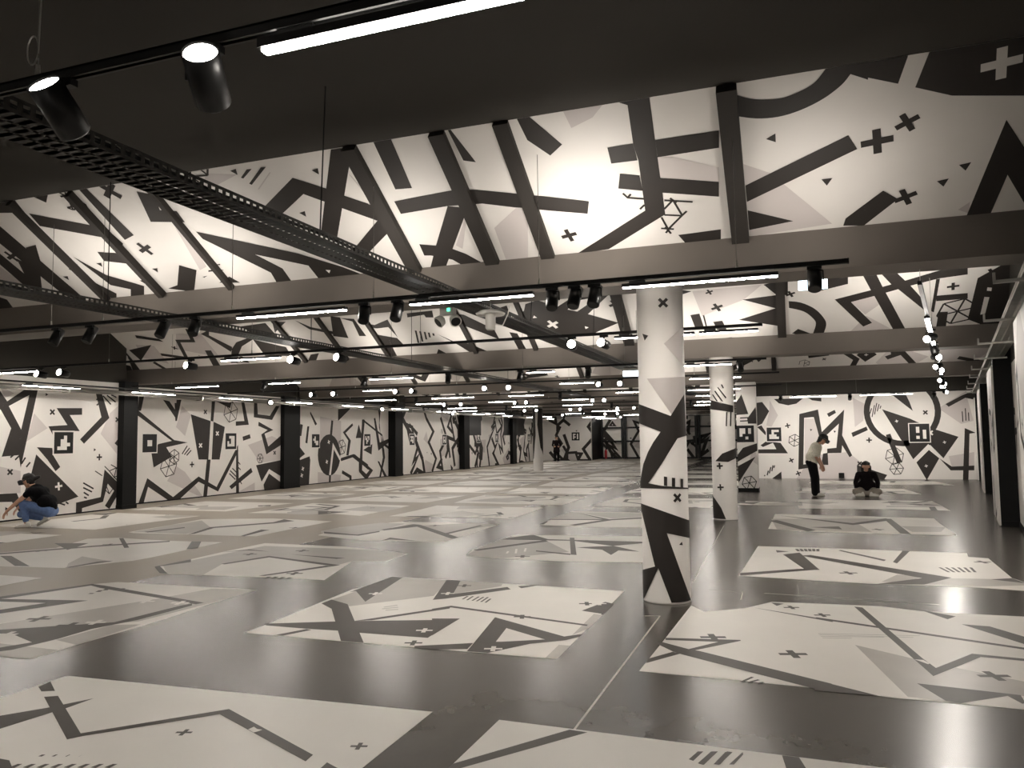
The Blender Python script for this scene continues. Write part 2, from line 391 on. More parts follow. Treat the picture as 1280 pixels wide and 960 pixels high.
# ---- back walls
BWY = 29.7
wb = struct(MB().box(-1.3, 7.2, BWY, BWY + .25, 0, 3.0).build('wall_back', 'wall_white'), 'white patterned back wall behind the two visitors')
MB().box(-1.3, 7.2, BWY, BWY + .25, 3.0, 4.7).build('upper_wall', 'ceiling_black', wb)
BW = Surf((0, BWY, 0), (1, 0, 0), (0, 0, 1), (0, -1, 0), (-1.3, 7.2, 0, 3.0))
wr2 = struct(MB().box(-1.3, -1.05, BWY + .25, 55, 0, 4.7).build('wall_inner', 'wall_white'), 'white patterned return wall running behind the square pillar')
RW2 = Surf((-1.3, 0, 0), (0, 1, 0), (0, 0, 1), (-1, 0, 0), (BWY + .25, 55, 0, 3.0)); RW2.scatter(91); RW2.build(wr2)
FWY = 50.6
wf = struct(MB().box(-18, -12.7, FWY, FWY + .25, 0, 3.05).build('wall_far', 'wall_white'), 'white patterned far wall at the left end of the hall')
MB().box(-18, -12.7, FWY, FWY + .25, 3.05, 4.7).build('upper_wall', 'ceiling_black', wf)
FW = Surf((0, FWY, 0), (1, 0, 0), (0, 0, 1), (0, -1, 0), (-17.2, -12.7, 0, 3.05)); FW.scatter(1207, dens=.6, bw=.2); FW.zigzags(1208, 4, .2)
wf2 = struct(MB().box(-13.2, -1, 54.6, 54.85, 0, 4.7).build('wall_far', 'wall_white'), 'white patterned far wall behind black frames at the end of the hall')
F2 = Surf((0, 54.6, 0), (1, 0, 0), (0, 0, 1), (0, -1, 0), (-13.0, -1, 0, 3.0)); F2.scatter(35, dens=.8, bw=.2); F2.zigzags(36, 12, .2); F2.build(wf2)
struct(MB().box(-13.2, -12.95, FWY + .25, 54.6, 0, 4.7).build('wall_inner', 'matt_black'), 'black short wall at the corner of the far end')
fx = -12.9
for i in range(7):
    fr = empty('black_frame', (fx, 54.5, 0)); w = 1.55
    tag(fr, 'black steel window frame before the far wall, %s from the left' % ORD[i], 'frame', 'steel frames at the far end')
    for a, b in ((-.06, .10), (w - .10, w + .06)): MB().box(a, b, -.08, .08, 0, 3.0).build('post', 'metal_black', fr)
    for z in (0, 1.18, 2.15): MB().box(.10, w - .10, -.06, .06, z, z + .12).build('rail', 'metal_black', fr)
    fx += 1.72
sb = empty('extinguisher', (-12.55, 54.25, 0)); tag(sb, 'red extinguisher standing at the far corner of the hall', 'extinguisher')
MB().lathe((0, 0, 0), [(.08, 0.02), (.085, .05), (.085, .55), (.05, .64), (.03, .67)], 16).build('cylinder', 'red_box', sb, smooth=True)
MB().box(-.03, .12, -.02, .02, .67, .74).build('valve', 'metal_black', sb)

# ---- roof: black rising slope, white patterned falling slope, valley beams
slopes = []
for k, by in enumerate(BY):
    top = Vector((0, by - cos(SL) * SLEN, BZ1 + sin(SL) * SLEN))
    prev = by - PER + BT
    b = struct(MB().box(XL, XR, by, by + BT, BZ0, BZ1 + .05).build('ceiling_beam', 'beam_grey'), 'dark grey valley beam across the hall, %s from the front' % ORD[k])
    mb = MB(); mb.poly([(XL, prev, BZ1), (XR, prev, BZ1), (XR, top.y, top.z), (XL, top.y, top.z)])
    mb.poly([(XL, prev, BZ1 + .1), (XL, top.y, top.z + .1), (XR, top.y, top.z + .1), (XR, prev, BZ1 + .1)])
    mb.poly([(XL, prev, BZ1), (XL, top.y, top.z), (XL, top.y, top.z + .1), (XL, prev, BZ1 + .1)])
    mb.poly([(XR, prev, BZ1), (XR, prev, BZ1 + .1), (XR, top.y, top.z + .1), (XR, top.y, top.z)])
    struct(mb.build('ceiling', 'ceiling_black'), 'black rising roof slope, %s bay from the front' % ORD[k])
    v = Vector((0, -cos(SL), sin(SL))); n = Vector((0, -sin(SL), -cos(SL)))
    o = Vector((0, by, BZ1)); c = o + v * SLEN / 2 - n * .05 + Vector(((XL + XR) / 2, 0, 0))
    s = struct(MB().obox(c, ((XR - XL) / 2, 0, 0), v * (SLEN / 2), n * .05).build('ceiling', 'wall_white'), 'white patterned falling roof slope, %s bay from the front' % ORD[k])
    S = Surf(o, (1, 0, 0), v, n, (XL + .05, XR - .05, 0, SLEN)); slopes.append((s, S))
def rafter(k, x, w=.13, d=.06, m='rafter_grey', v0=0.0):
    s, S = slopes[k]
    c = S.P((x, (v0 + SLEN) / 2), d / 2)
    MB().obox(c, (w / 2, 0, 0), S.v * ((SLEN - v0) / 2), S.n * (d / 2)).build('rafter', m, s)

# ------------------------------------------------------------------ graphics traced on the first roof slope
def trace(S, f, tone, *polys):
    for p in polys: S.px(tone, f(p))
s1, S = slopes[2]
fA, fB, fC = crop(0, 200, 4.8), crop(220, 150, 4.8), crop(420, 140, 4.8)
fD, fE, fF = crop(640, 100, 4.175), crop(860, 60, 3.555), crop(1060, 40, 3.31)
trace(S, fA, 'dark', [(-300,265),(90,240),(150,315),(-300,320)], [(0,395),(530,850),(385,810),(0,500),(-200,340),(-200,230)],
  [(0,560),(145,680),(100,590),(240,660),(255,790),(160,765),(0,625),(-150,520),(-150,460)], [(155,525),(215,508),(245,610),(200,590)],
  [(190,215),(290,198),(278,255)], [(175,320),(635,408),(740,500),(720,558),(625,465),(240,395)], [(460,160),(510,160),(803,450),(750,478)],
  [(585,550),(725,560),(800,625),(625,605)], [(552,725),(700,800),(700,840),(535,765)], [(440,580),(640,690),(865,755),(865,812),(785,828),(785,775),(665,750),(520,640)],
  [(820,188),(930,210),(960,300),(1060,305),(1110,372),(905,370)], [(1075,630),(1180,660),(1165,790),(1010,770),(1065,750)],
  [(-300,700),(-100,640),(0,720),(-60,800)])
trace(S, fA, 'pale', [(1040,385),(1080,370),(1240,640),(1200,660)], [(0,640),(140,740),(0,745),(-200,700)])
for c, r, a in (((657,182),.13,.6), ((870,532),.1,.35), ((440,640),.1,.5), ((70,578),.09,.3)): S.plus('dark', S.uv(*fA([c])[0]), r, a)
for c in ((165,385),(600,625),(400,705),(860,728),(935,658)): S.tri('dark', S.uv(*fA([c])[0]), .045, .5)
S.lines_px('dark', [fA(l) for l in ([(345,190),(440,235)], [(385,180),(440,298)], [(405,285),(510,262)], [(440,298),(405,285)], [(440,232),(510,262)], [(510,262),(548,325)], [(440,298),(500,275)], [(365,220),(410,205)])], .022)
trace(S, fB, 'dark', [(930,175),(1035,165),(1050,215),(965,720),(868,692)], [(520,530),(700,345),(910,412),(895,490),(765,443),(640,560),(695,632)],
  [(1010,455),(1152,500),(1152,575),(993,525)], [(390,345),(425,295),(455,292),(405,350)], [(440,380),(510,283),(540,280),(455,388)],
  [(120,668),(735,800),(1000,880),(1180,950),(860,955),(795,872),(475,805)], [(120,668),(475,805),(640,890),(700,975),(605,975),(570,915),(160,712)],
  [(260,975),(320,938),(385,975)], [(195,900),(270,895),(290,900),(195,910)], [(225,868),(265,862),(265,870)], [(160,940),(190,933),(170,945)])
trace(S, fB, 'pale', [(180,320),(370,325),(150,440)], [(490,415),(560,315),(570,312),(500,415)])
for c in ((352,308),(842,305),(765,560)): S.tri('dark', S.uv(*fB([c])[0]), .045, -1.4)
S.tri('white', S.uv(*fB([(915,905)])[0]), .035, .3)
S.lines_px('dark', [fB(l) for l in ([(0,345),(190,330)], [(85,300),(90,390)], [(190,285),(190,330)], [(100,345),(165,392)], [(35,310),(85,345)], [(140,290),(185,325)])], .022)
trace(S, fC, 'dark', [(225,180),(330,160),(457,455),(357,463)], [(-60,480),(50,500),(275,580),(310,640),(245,650),(35,575),(-60,545)],
  [(350,535),(728,463),(840,465),(1130,493),(1152,495),(1152,575),(1080,572),(878,548),(670,563),(390,610)],
  [(275,590),(345,690),(180,860),(95,835),(250,650)], [(670,563),(790,575),(700,820),(655,940),(565,940),(600,800)],
  [(500,792),(600,800),(700,820),(780,850),(890,910),(770,925),(700,885),(570,860),(530,860)], [(660,85),(683,98),(840,300),(765,290)])
trace(S, fC, 'pale', [(950,695),(1080,575),(1152,575),(1152,880),(1022,890)], [(75,370),(90,380),(275,580),(230,560)], [(790,590),(760,820),(720,800)])
trace(S, fD, 'dark', [(20,190),(78,180),(262,335),(200,393),(80,312)], [(0,590),(60,597),(165,605),(402,632),(395,697),(190,680),(0,660)],
  [(545,112),(600,95),(716,78),(747,312),(775,510),(800,700),(505,882),(340,905),(695,680),(660,420),(632,330),(603,130)],
  [(498,352),(632,330),(655,418),(518,435)], [(563,488),(665,497),(682,577),(555,565)], [(747,312),(1080,262),(1080,352),(760,402)],
  [(775,510),(1080,530),(1080,608),(785,587)], [(868,808),(1090,778),(1090,850),(905,850)])
trace(S, fD, 'pale', [(265,160),(480,120),(420,195),(310,250)], [(760,402),(835,400),(1080,455),(1080,530),(775,508)])
S.plus('dark', S.uv(*fD([(298,810)])[0]), .08, .2)
S.lines_px('dark', [fD(l) for l in ([(600,613),(690,620)], [(795,627),(943,635)], [(578,590),(605,614)], [(603,614),(620,594)], [(668,673),(692,650)], [(840,625),(795,672)], [(840,625),(888,705)], [(795,703),(885,707)], [(888,705),(815,778)], [(780,715),(815,778)], [(888,705),(912,683)], [(778,773),(845,777)], [(800,765),(830,800)], [(828,765),(803,797)], [(825,615),(858,640)])], .02)
arc_o = [(205,300),(300,312),(400,305),(500,275),(600,225),(680,165),(722,115)]; arc_i = [(612,90),(570,145),(520,180),(430,218),(350,228),(280,225),(207,205)]
def smooth_arc(p, n=4):
    out = []
    for i in range(len(p) - 1):
        a, b, c, d = p[max(0, i-1)], p[i], p[i+1], p[min(len(p)-1, i+2)]
        for k in range(n):
            t = k / n; out.append(tuple(.5 * (2*b[j] + (c[j]-a[j])*t + (2*a[j]-5*b[j]+4*c[j]-d[j])*t*t + (3*b[j]-a[j]-3*c[j]+d[j])*t**3) for j in (0, 1)))
    return out + [p[-1]]
trace(S, fE, 'dark', smooth_arc(arc_o) + smooth_arc(arc_i), [(600,90),(800,50),(800,140),(722,115)], [(255,610),(712,387),(752,448),(262,683)], [(265,720),(468,768),(272,808)])
trace(S, fE, 'pale', [(245,515),(365,555),(640,780),(275,838),(262,690)])
for c, a in (((375,400),pi), ((617,590),-1.57)): S.tri('dark', S.uv(*fE([c])[0]), .05, a)
trace(S, fF, 'dark', [(-30,125),(258,70),(207,213),(10,173),(-30,180)], [(345,60),(1100,-60),(1100,262),(430,262),(278,228)], [(-10,770),(145,655),(207,690),(65,800),(-20,800)],
  [(490,760),(655,362),(800,585),(900,740),(760,760),(660,590),(590,750)])
S.plus('white', S.uv(*fF([(635,128)])[0]), .13, .12)
for c, r, a in (((120,452),.12,.1), ((245,373),.09,.5), ((238,682),.09,.4)): S.plus('dark', S.uv(*fF([c])[0]), r, a)
for c in ((485,553),(393,620)): S.tri('dark', S.uv(*fF([c])[0]), .05, -1.4)
trace(S, fF, 'pale', [(455,735),(505,702),(500,750)])
S.scatter(5, (-16, -9.6, 0, SLEN), .9); S.scatter(6, (2.2, 5, 0, SLEN), .8)
S.build(s1)
for x, w, d in ((-.385,.155,.09), (-2.28,.14,.05), (-2.89,.15,.06), (-3.79,.145,.07), (-6.25,.06,.07), (-7.3,.07,.09), (-8.2,.06,.08)): rafter(2, x, w, d)

# ------------------------------------------------------------------ second slope
s2, S = slopes[3]
fG, fH, fI, fJ, fK, fL, fM = crop(840,320,5.333), crop(1020,310,6.856), crop(1120,300,4.8), crop(420,340,5.82), crop(620,330,6.0), crop(0,340,5.333), crop(220,340,5.82)
trace(S, fG, 'dark', [(470,290),(695,260),(740,470),(445,425),(690,348)], [(610,190),(772,150),(772,260),(695,258)],
  smooth_arc([(778,300),(860,310),(950,350),(1010,410),(1028,460),(1000,540)]) + smooth_arc([(930,540),(958,460),(945,420),(880,370),(780,345)]), [(800,515),(840,485),(950,525),(930,545)],
  [(122,393),(183,383),(215,480),(155,480)], [(275,438),(335,430),(370,500),(300,490)], [(205,395),(215,393),(237,480),(228,482)], [(335,548),(400,540),(405,570),(340,570)],
  [(860,190),(1173,110),(1173,185),(940,243)], [(40,265),(130,235),(60,225)])
trace(S, fG, 'pale', [(135,235),(600,190),(480,290),(200,400)])
for c, r in (((248,240),.07), ((300,342),.11), ((790,253),.08)): S.plus('dark', S.uv(*fG([c])[0]), r, .4)
trace(S, fH, 'dark', [(160,440),(470,360),(810,265),(1060,190),(1300,150),(1300,225),(1050,260),(810,322),(500,410),(300,462)], [(160,440),(300,462),(480,640),(405,672)],
  [(400,230),(505,200),(570,330),(775,710),(668,710),(500,410),(470,360)], [(540,200),(670,190),(810,322),(945,470),(945,545),(705,352),(645,310)],
  [(1030,265),(1062,262),(1010,550),(985,540)], [(1030,408),(1300,385),(1300,432),(1030,455)], [(1050,548),(1130,545),(1110,700),(1025,700)])
trace(S, fH, 'pale', [(300,462),(500,410),(550,480),(420,570)], [(290,720),(430,580),(640,690)])
S.plus('dark', S.uv(*fH([(1175,328)])[0]), .09, .1); S.wire('dark', S.uv(1197, 389), .32, .3, .03)
trace(S, fI, 'dark', [(490,228),(650,140),(760,140),(760,560),(600,540),(430,475)])
trace(S, fI, 'white', [(548,283),(575,285),(572,305),(545,303)], [(530,340),(560,342),(535,440),(505,447)])
S.plus('dark', S.uv(*fI([(575,195)])[0]), .1, .5)
trace(S, fJ, 'dark', [(-40,320),(30,330),(90,480),(-20,465)], [(30,335),(130,340),(220,465),(170,465),(120,360)], [(190,365),(280,385),(375,345),(450,475),(380,400),(300,410),(230,400)],
  [(300,455),(445,480),(500,535),(410,545),(385,495),(460,640),(405,645),(340,520)], [(515,300),(700,280),(710,330),(655,330),(640,310),(520,330)],
  [(735,450),(870,510),(970,520),(1160,600),(1010,605),(890,530)], [(860,300),(930,310),(1150,415),(1190,490),(870,365)], [(745,560),(840,610),(720,630)])
S.lines_px('dark', [fJ(l) for l in ([(580,425),(600,515)], [(612,430),(630,505)], [(645,435),(658,490)], [(675,440),(684,475)], [(707,445),(712,463)])], .04)
trace(S, fK, 'dark', [(130,410),(210,350),(220,300),(310,270),(460,320),(540,270),(690,235),(850,225),(690,375),(920,440),(720,525),(480,545)], [(35,325),(80,310),(140,460),(90,450)], [(100,510),(160,520),(240,660),(180,660)], [(940,540),(1035,610),(940,550)])
trace(S, fK, 'white', [(537,340),(600,275),(730,250),(690,300),(610,355)])
S.plus('white', S.uv(*fK([(425,452)])[0]), .13, .5); S.tri('white', S.uv(*fK([(290,397)])[0]), .05, pi / 2); S.tri('white', S.uv(*fK([(678,475)])[0]), .05, 0); S.plus('dark', S.uv(*fK([(890,300)])[0]), .12, .4)
trace(S, fL, 'dark', [(-300,430),(590,400),(705,545),(745,575),(800,610),(870,625),(900,690),(-300,720)], [(600,400),(660,415),(820,510),(880,580),(940,660),(890,670),(850,560),(720,470)], [(860,520),(1010,485),(940,590)], [(900,420),(1060,445),(1090,465),(910,440)])
trace(S, fL, 'white', [(600,450),(715,470),(790,515),(710,545)], [(745,570),(800,540),(840,560),(880,605),(795,605)])
S.plus('dark', S.uv(*fL([(790,582)])[0]), .08, .2)
trace(S, fM, 'dark', [(180,450),(240,420),(240,460),(410,545),(400,580),(240,480)], [(400,660),(405,560),(440,510),(520,480),(560,490),(480,540),(455,600),(450,660)], [(470,395),(650,370),(740,470),(560,450)], [(560,490),(800,545),(840,610),(650,610)],
  [(865,350),(980,400),(1190,440),(1140,330),(1190,330),(1255,480),(1180,460),(970,415)], [(210,570),(255,570),(335,700),(285,710)], [(700,365),(800,360),(720,440)], [(980,600),(1040,590),(1010,670),(950,670)])
trace(S, fM, 'pale', [(0,450),(180,450),(320,620),(0,560)])
S.scatter(15, (-16.2, -12.2, 0, SLEN), .9); S.scatter(16, (3.2, 6, 0, SLEN), .9)
S.build(s2)
for px_, w in ((978, .15), (786, .2)): rafter(3, S.uv(px_, 425)[0], w, .07)
for x in (-4.95, -6.3, -8.4, -9.5, -10.6): rafter(3, x, .09, .07)
for k in range(len(BY)):
    if k in (2, 3): continue
    s, S = slopes[k]; S.scatter(100 + k, (XL, 7, 0, SLEN), 1.15, .16); S.build(s)
    if k >= 4:
        for x in (-.4, -2.2, -4.1, -6, -7.9, -9.8, -11.7, -13.6): rafter(k, x, .12, .07)

# ------------------------------------------------------------------ left wall graphics
wA, SA = left_walls[1]; fN = crop(0, 470, 5.054)
trace(SA, fN, 'dark', [(-60,60),(0,95),(45,160),(155,85),(185,120),(55,190),(133,338),(185,120),(155,85),(240,80),(130,580),(118,500),(10,510),(70,330),(5,215),(-60,150)],
  [(357,203),(518,203),(518,245),(440,247),(503,348),(330,345),(332,370),(305,318),(425,310)], [(605,110),(643,110),(690,265),(530,428),(505,400),(640,260)],
  [(228,495),(495,762),(340,820),(150,800)], [(232,450),(330,455),(335,500),(380,575),(350,602),(300,530)], [(-60,748),(105,740),(130,800),(165,700),(230,760),(130,870),(75,795),(-60,798)],
  [(480,800),(635,765),(660,590),(740,670),(790,630),(790,750),(755,730),(690,840),(662,820),(720,725),(680,680),(650,795),(518,835),(515,895),(478,900)], [(723,425),(800,330),(800,500)])
trace(SA, fN, 'pale', [(695,235),(800,140),(800,570),(635,365)], [(215,235),(300,330),(165,415)], [(-60,560),(130,600),(130,740),(-60,740)], [(0,60),(90,110),(30,140)])
for c, a in (((330,228),.785), ((742,276),.785), ((63,607),.785), ((627,513),0)): SA.plus('dark', SA.uv(*fN([c])[0]), .075, a)
SA.plus('white', SA.uv(*fN([(370,697)])[0]), .09, .1)
for c in ((293,117),(597,466),(38,838)): SA.tri('dark', SA.uv(*fN([c])[0]), .04, 0)
SA.lines_px('dark', [fN(l) for l in ([(650,125),(700,180)], [(675,122),(730,165)], [(700,118),(735,135)], [(608,150),(625,140)], [(610,185),(640,160)], [(65,515),(95,490)], [(95,530),(120,505)], [(135,555),(160,515)], [(165,575),(190,545)], [(525,675),(590,712)], [(525,705),(580,732)], [(528,735),(560,755)], [(530,765),(548,772)], [(365,800),(410,815)], [(415,795),(432,808)])], .035)
SA.lines_px('dark', [fN(l) for l in ([(600,600),(645,630)], [(660,570),(690,600)], [(690,600),(735,580)], [(735,580),(770,620)], [(690,600),(720,640)], [(720,640),(735,580)], [(720,640),(770,620)], [(720,640),(755,670)], [(770,620),(755,670)], [(700,560),(735,580)], [(735,580),(770,575)], [(660,715),(690,745)], [(690,745),(720,700)], [(670,690),(690,745)])], .022)
sz = .48
def mark(S, px, py, cells, s=sz):
    c = S.uv(px, py); S.marker(c[0] - s/2, c[1] - s/2, s, cells)
mark(SA, 79.5, 553.5, ['......','...#..','..##..','..###.','.###..','......'])
SA.build(wA)
wB, SB = left_walls[2]; fO = crop(220, 470, 5.3333); fP = crop(440, 480, 5.3333)
trace(SB, fN, 'dark', [(870,215),(1100,405),(1185,420),(1050,450),(1085,510),(970,578),(955,480),(1000,430),(1085,410),(870,250)], [(1030,150),(1070,160),(1110,220),(1115,150),(1145,150),(1118,280)],
  [(930,645),(1100,770),(1150,730),(1165,750),(1120,787),(1065,787),(935,700),(905,810),(870,815)], [(880,105),(915,105),(890,220),(870,220)])
trace(SB, fO, 'dark', [(-55,835),(150,670),(270,740),(410,465),(415,500),(280,770),(150,705),(25,820),(-40,870)], [(98,255),(230,300),(215,557),(150,557)], [(250,305),(325,340),(290,557),(237,557)],
  [(238,170),(260,170),(248,303),(230,300)], [(205,557),(230,557),(205,810),(180,810)], [(400,480),(413,460),(420,790),(400,790)], [(355,735),(500,612),(510,640),(370,755)],
  [(435,175),(455,175),(485,325),(398,332),(398,303),(455,300)], [(520,170),(540,170),(545,255),(625,265),(665,200),(690,200),(640,293),(518,275)], [(443,405),(492,388),(497,415),(447,432)],
  [(550,305),(648,360),(590,385),(615,470),(700,395),(700,460),(602,522),(568,390),(610,360),(548,332)], [(533,595),(700,560),(700,670),(620,620),(570,705)], [(583,725),(620,650),(700,710),(700,760),(590,772)], [(-10,180),(30,180),(5,300),(-5,300)], [(270,170),(370,180),(360,215)])
trace(SB, fO, 'pale', [(480,460),(640,400),(700,430),(700,560),(560,580)], [(395,785),(525,710),(525,775)], [(0,340),(60,400),(100,260),(40,200)], [(-60,700),(150,800),(180,805),(60,640),(0,600)])
for c, a in (((106,590),0), ((657,512),.785), ((195,240),.785)): SB.plus('dark', SB.uv(*fO([c])[0]), .08, a)
for c in ((275,383),(163,463)): SB.plus('white', SB.uv(*fO([c])[0]), .08, .785)
SB.lines_px('dark', [fO(l) for l in ([(40,520),(75,465)], [(55,525),(90,480)], [(70,530),(100,495)], [(355,650),(395,690)], [(360,630),(410,680)], [(375,615),(415,655)], [(415,575),(428,590)], [(415,610),(430,625)], [(418,690),(438,720)])], .035)
SB.wire('dark', SB.uv(*fO([(365,240)])[0]), .32, .3, .022); SB.wire('dark', SB.uv(*fO([(560,550)])[0]), .16, .1, .02); SB.wire('dark', SB.uv(*fN([(1065,570)])[0]), .3, .2, .022); SB.wire('dark', SB.uv(*fN([(1100,510)])[0]), .2, .5, .022)
mark(SB, 187, 554, ['......','......','..##..','..##..','......','......']); mark(SB, 288.5, 551.5, ['......','..###.','...##.','.#.##.','.####.','......'])
SB.build(wB)
wC, SC = left_walls[3]
trace(SC, fO, 'dark', [(822,470),(860,520),(822,550)], [(800,570),(890,535),(895,560),(885,740),(800,745)], [(828,320),(845,325),(835,400),(822,400)], [(875,335),(888,335),(875,450),(862,445)], [(895,235),(940,320),(928,330),(893,250)],
  [(1020+75*cos(t*pi/12), 527+138*sin(t*pi/12)) for t in range(24)], [(1035,295),(1048,298),(1040,395),(1025,395)], [(1020,660),(1033,660),(1030,720),(1018,720)], [(1095,548),(1185,520),(1280,590),(1280,625),(1185,540),(1100,568)],
  [(1112,375),(1175,315),(1180,330),(1130,380),(1165,430),(1150,530),(1135,530),(1148,430)], [(1108,628),(1170,665),(1170,705),(1155,705),(1155,680),(1105,650)], [(1080,220),(1165,215),(1080,300)], [(1215,330),(1245,410),(1200,415)], [(1240,290),(1250,290),(1240,630),(1280,670),(1265,690),(1220,640)])
trace(SC, fO, 'white', [(1020,660),(1045,445),(1100,550),(1090,562),(1052,490),(1032,660)])
for c in ((1005,572),(1018,440),(845,618),(838,663)): SC.plus('white', SC.uv(*fO([c])[0]), .08, .4)
trace(SC, fP, 'dark', [(80,240),(200,335),(205,352),(85,258)], [(145,230),(155,225),(185,390),(250,362),(250,385),(175,445)], [(200,335),(215,395),(250,420),(250,440),(205,405)], [(5,470),(20,470),(140,575),(100,635),(45,580),(60,410),(75,235),(85,240),(70,410),(62,570),(95,600),(115,575),(5,490)],
  [(175,175),(190,180),(180,290),(215,440),(220,490),(190,630),(180,630),(205,490),(200,440)], [(170,515),(180,515),(235,620),(218,625)], [(25,360),(45,270),(70,360)], [(75,440),(135,400),(130,470)])
trace(SC, fO, 'pale', [(960,270),(1100,300),(1100,520),(960,480)], [(945,640),(1100,660),(1090,720),(945,730)])
mark(SC, 394.5, 551, ['......','..#...','.##...','..###.','...##.','......']); mark(SC, 459, 550, ['......','.#.##.','.##.#.','..##..','..#...','......'])
SC.wire('dark', SC.uv(427, 559), .3, .2, .03)
SC.build(wC)
R_ = random.Random(3)
for i, xs in ((4, (515, 555.5)), (5, (598, 621)), (6, (661,)), (0, ())):
    w, S = left_walls[i]; S.scatter(40 + i, dens=.7, bw=.2); S.zigzags(140 + i, 7, .2)
    for p in xs: mark(S, p, 549.6 if i == 4 else 547.5, ['......'] + ['.' + ''.join(R_.choice('#.#') for _ in range(4)) + '.' for _ in range(4)] + ['......'])
    if i == 5: S.add('mdark', [(37.7,1.75),(39.6,1.75),(39.6,3.05),(37.7,3.05)]); S.add('mdark', [(43.2,1.75),(44.6,1.75),(44.6,3.05),(43.2,3.05)])
    if i == 6: S.add('mdark', [(45.4,1.75),(47.2,1.75),(47.2,3.05),(45.4,3.05)])
    S.build(w)
mark(FW, 719.5, 545.5, ['......','.##.#.','.#..#.','.##.#.','.#..#.','......'], .55); FW.build(wf)

# ------------------------------------------------------------------ back wall graphics
fQ, fR = crop(860, 440, 4.8), crop(1040, 440, 3.84)
trace(BW, fQ, 'pale', [(490,290),(540,380),(500,450),(470,440),(487,355)], [(750,620),(960,600),(1160,760),(640,775)], [(700,400),(755,400),(790,520),(700,670)])
trace(BW, fQ, 'dark', [(380,310),(445,300),(487,355),(445,430),(380,460)], [(668,372),(780,345),(803,480),(937,345),(925,500),(985,620),(970,632),(925,560),(920,605),(835,608),(835,580),(890,575),(905,430),(830,500),(790,520),(755,390),(697,395),(692,675),(720,672),(725,695),(662,705)],
  [(833,370),(880,347),(888,365),(845,390)], [(415,450),(440,440),(470,485),(465,500)], [(435,560),(470,535),(555,545),(600,608),(400,608),(400,585),(530,583),(510,545),(450,570)], [(490,770),(560,718),(563,770)], [(810,610),(838,605),(842,678),(800,676)],
  [(515,282),(690,278),(650,310),(600,320),(545,308)], [(720,275),(800,275),(800,297),(745,290)])
for c, a in (((598,442),.2), ((620,650),.5), ((662,728),.4)): BW.plus('dark', BW.uv(*fQ([c])[0]), .09, a)
BW.lines_px('dark', [fQ(l) for l in ([(475,740),(482,712)], [(488,728),(497,690)], [(503,715),(510,680)], [(515,695),(520,680)], [(458,745),(462,738)])], .04)
BW.wire('dark', BW.uv(*fQ([(640,530)])[0]), .22, .4, .022); BW.tri('dark', BW.uv(*fQ([(738,467)])[0]), .05, .3); BW.tri('dark', BW.uv(*fQ([(880,477)])[0]), .05, .3)
c0 = BW.uv(*fR([(335,285)])[0]); e0 = BW.uv(*fR([(152,285)])[0]); ro = c0[0] - e0[0]; ri = ro - .19
for i in range(36):
    a, b = 2*pi*i/36, 2*pi*(i+1)/36
    BW.add('dark', [(c0[0]+ro*cos(a), c0[1]+ro*sin(a)), (c0[0]+ro*cos(b), c0[1]+ro*sin(b)), (c0[0]+ri*cos(b), c0[1]+ri*sin(b)), (c0[0]+ri*cos(a), c0[1]+ri*sin(a))])
trace(BW, fR, 'dark', [(240,275),(375,320),(460,360),(607,407),(535,510),(470,445),(390,515)], [(405,530),(465,470),(515,510),(455,615)], [(515,510),(575,550),(683,545),(683,568),(570,568)], [(637,365),(690,388),(660,392),(655,618),(628,618)],
  [(275,195),(350,195),(372,240),(388,283),(345,250)], [(93,388),(165,358),(172,375),(100,408)], [(258,398),(280,392),(335,525),(312,535)], [(120,543),(265,590),(245,620),(120,620)], [(545,250),(620,210),(690,180),(690,230),(640,220),(560,263)])
trace(BW, fR, 'pale', [(510,270),(640,190),(680,330),(620,345)], [(100,220),(160,250),(150,330),(110,360)], [(560,500),(683,480),(683,545),(575,550)])
trace(BW, fR, 'white', [(390,515),(462,442),(500,485),(480,478),(465,470),(405,530)])
BW.plus('white', BW.uv(*fR([(472,388)])[0]), .1, .785)
for c in ((310,332),(540,433),(452,547)): BW.plus('white', BW.uv(*fR([c])[0]), .05, .2)
for c, a in (((178,423),0), ((133,535),.785), ((448,290),.785)): BW.plus('dark', BW.uv(*fR([c])[0]), .09, a)
BW.lines_px('dark', [fR(l) for l in ([(180,300),(190,270)], [(192,312),(204,255)], [(204,300),(215,245)], [(217,285),(226,250)], [(230,272),(235,258)], [(625,285),(628,335)], [(640,270),(643,330)], [(655,290),(657,330)])], .03)
BW.wire('dark', BW.uv(*fR([(300,500)])[0]), .3, .3, .022); BW.wire('dark', BW.uv(*fR([(310,560)])[0]), .22, .1, .022)
mark(BW, 967.5, 543, ['......','..###.','..#...','.###..','.####.','......'], .5); mark(BW, 1149.3, 541, ['......','..#...','..#.#.','....#.','..#.#.','......'], .62)
BW.build(wb)
so = MB().box(-.09, .09, -.05, 0, 0, .18).build('socket_box', 'matt_black', None); p = BW.P(BW.uv(1052, 597)); so.location = (p.x, BWY, .03)
tag(so, 'small black socket box at the foot of the back wall', 'socket box')

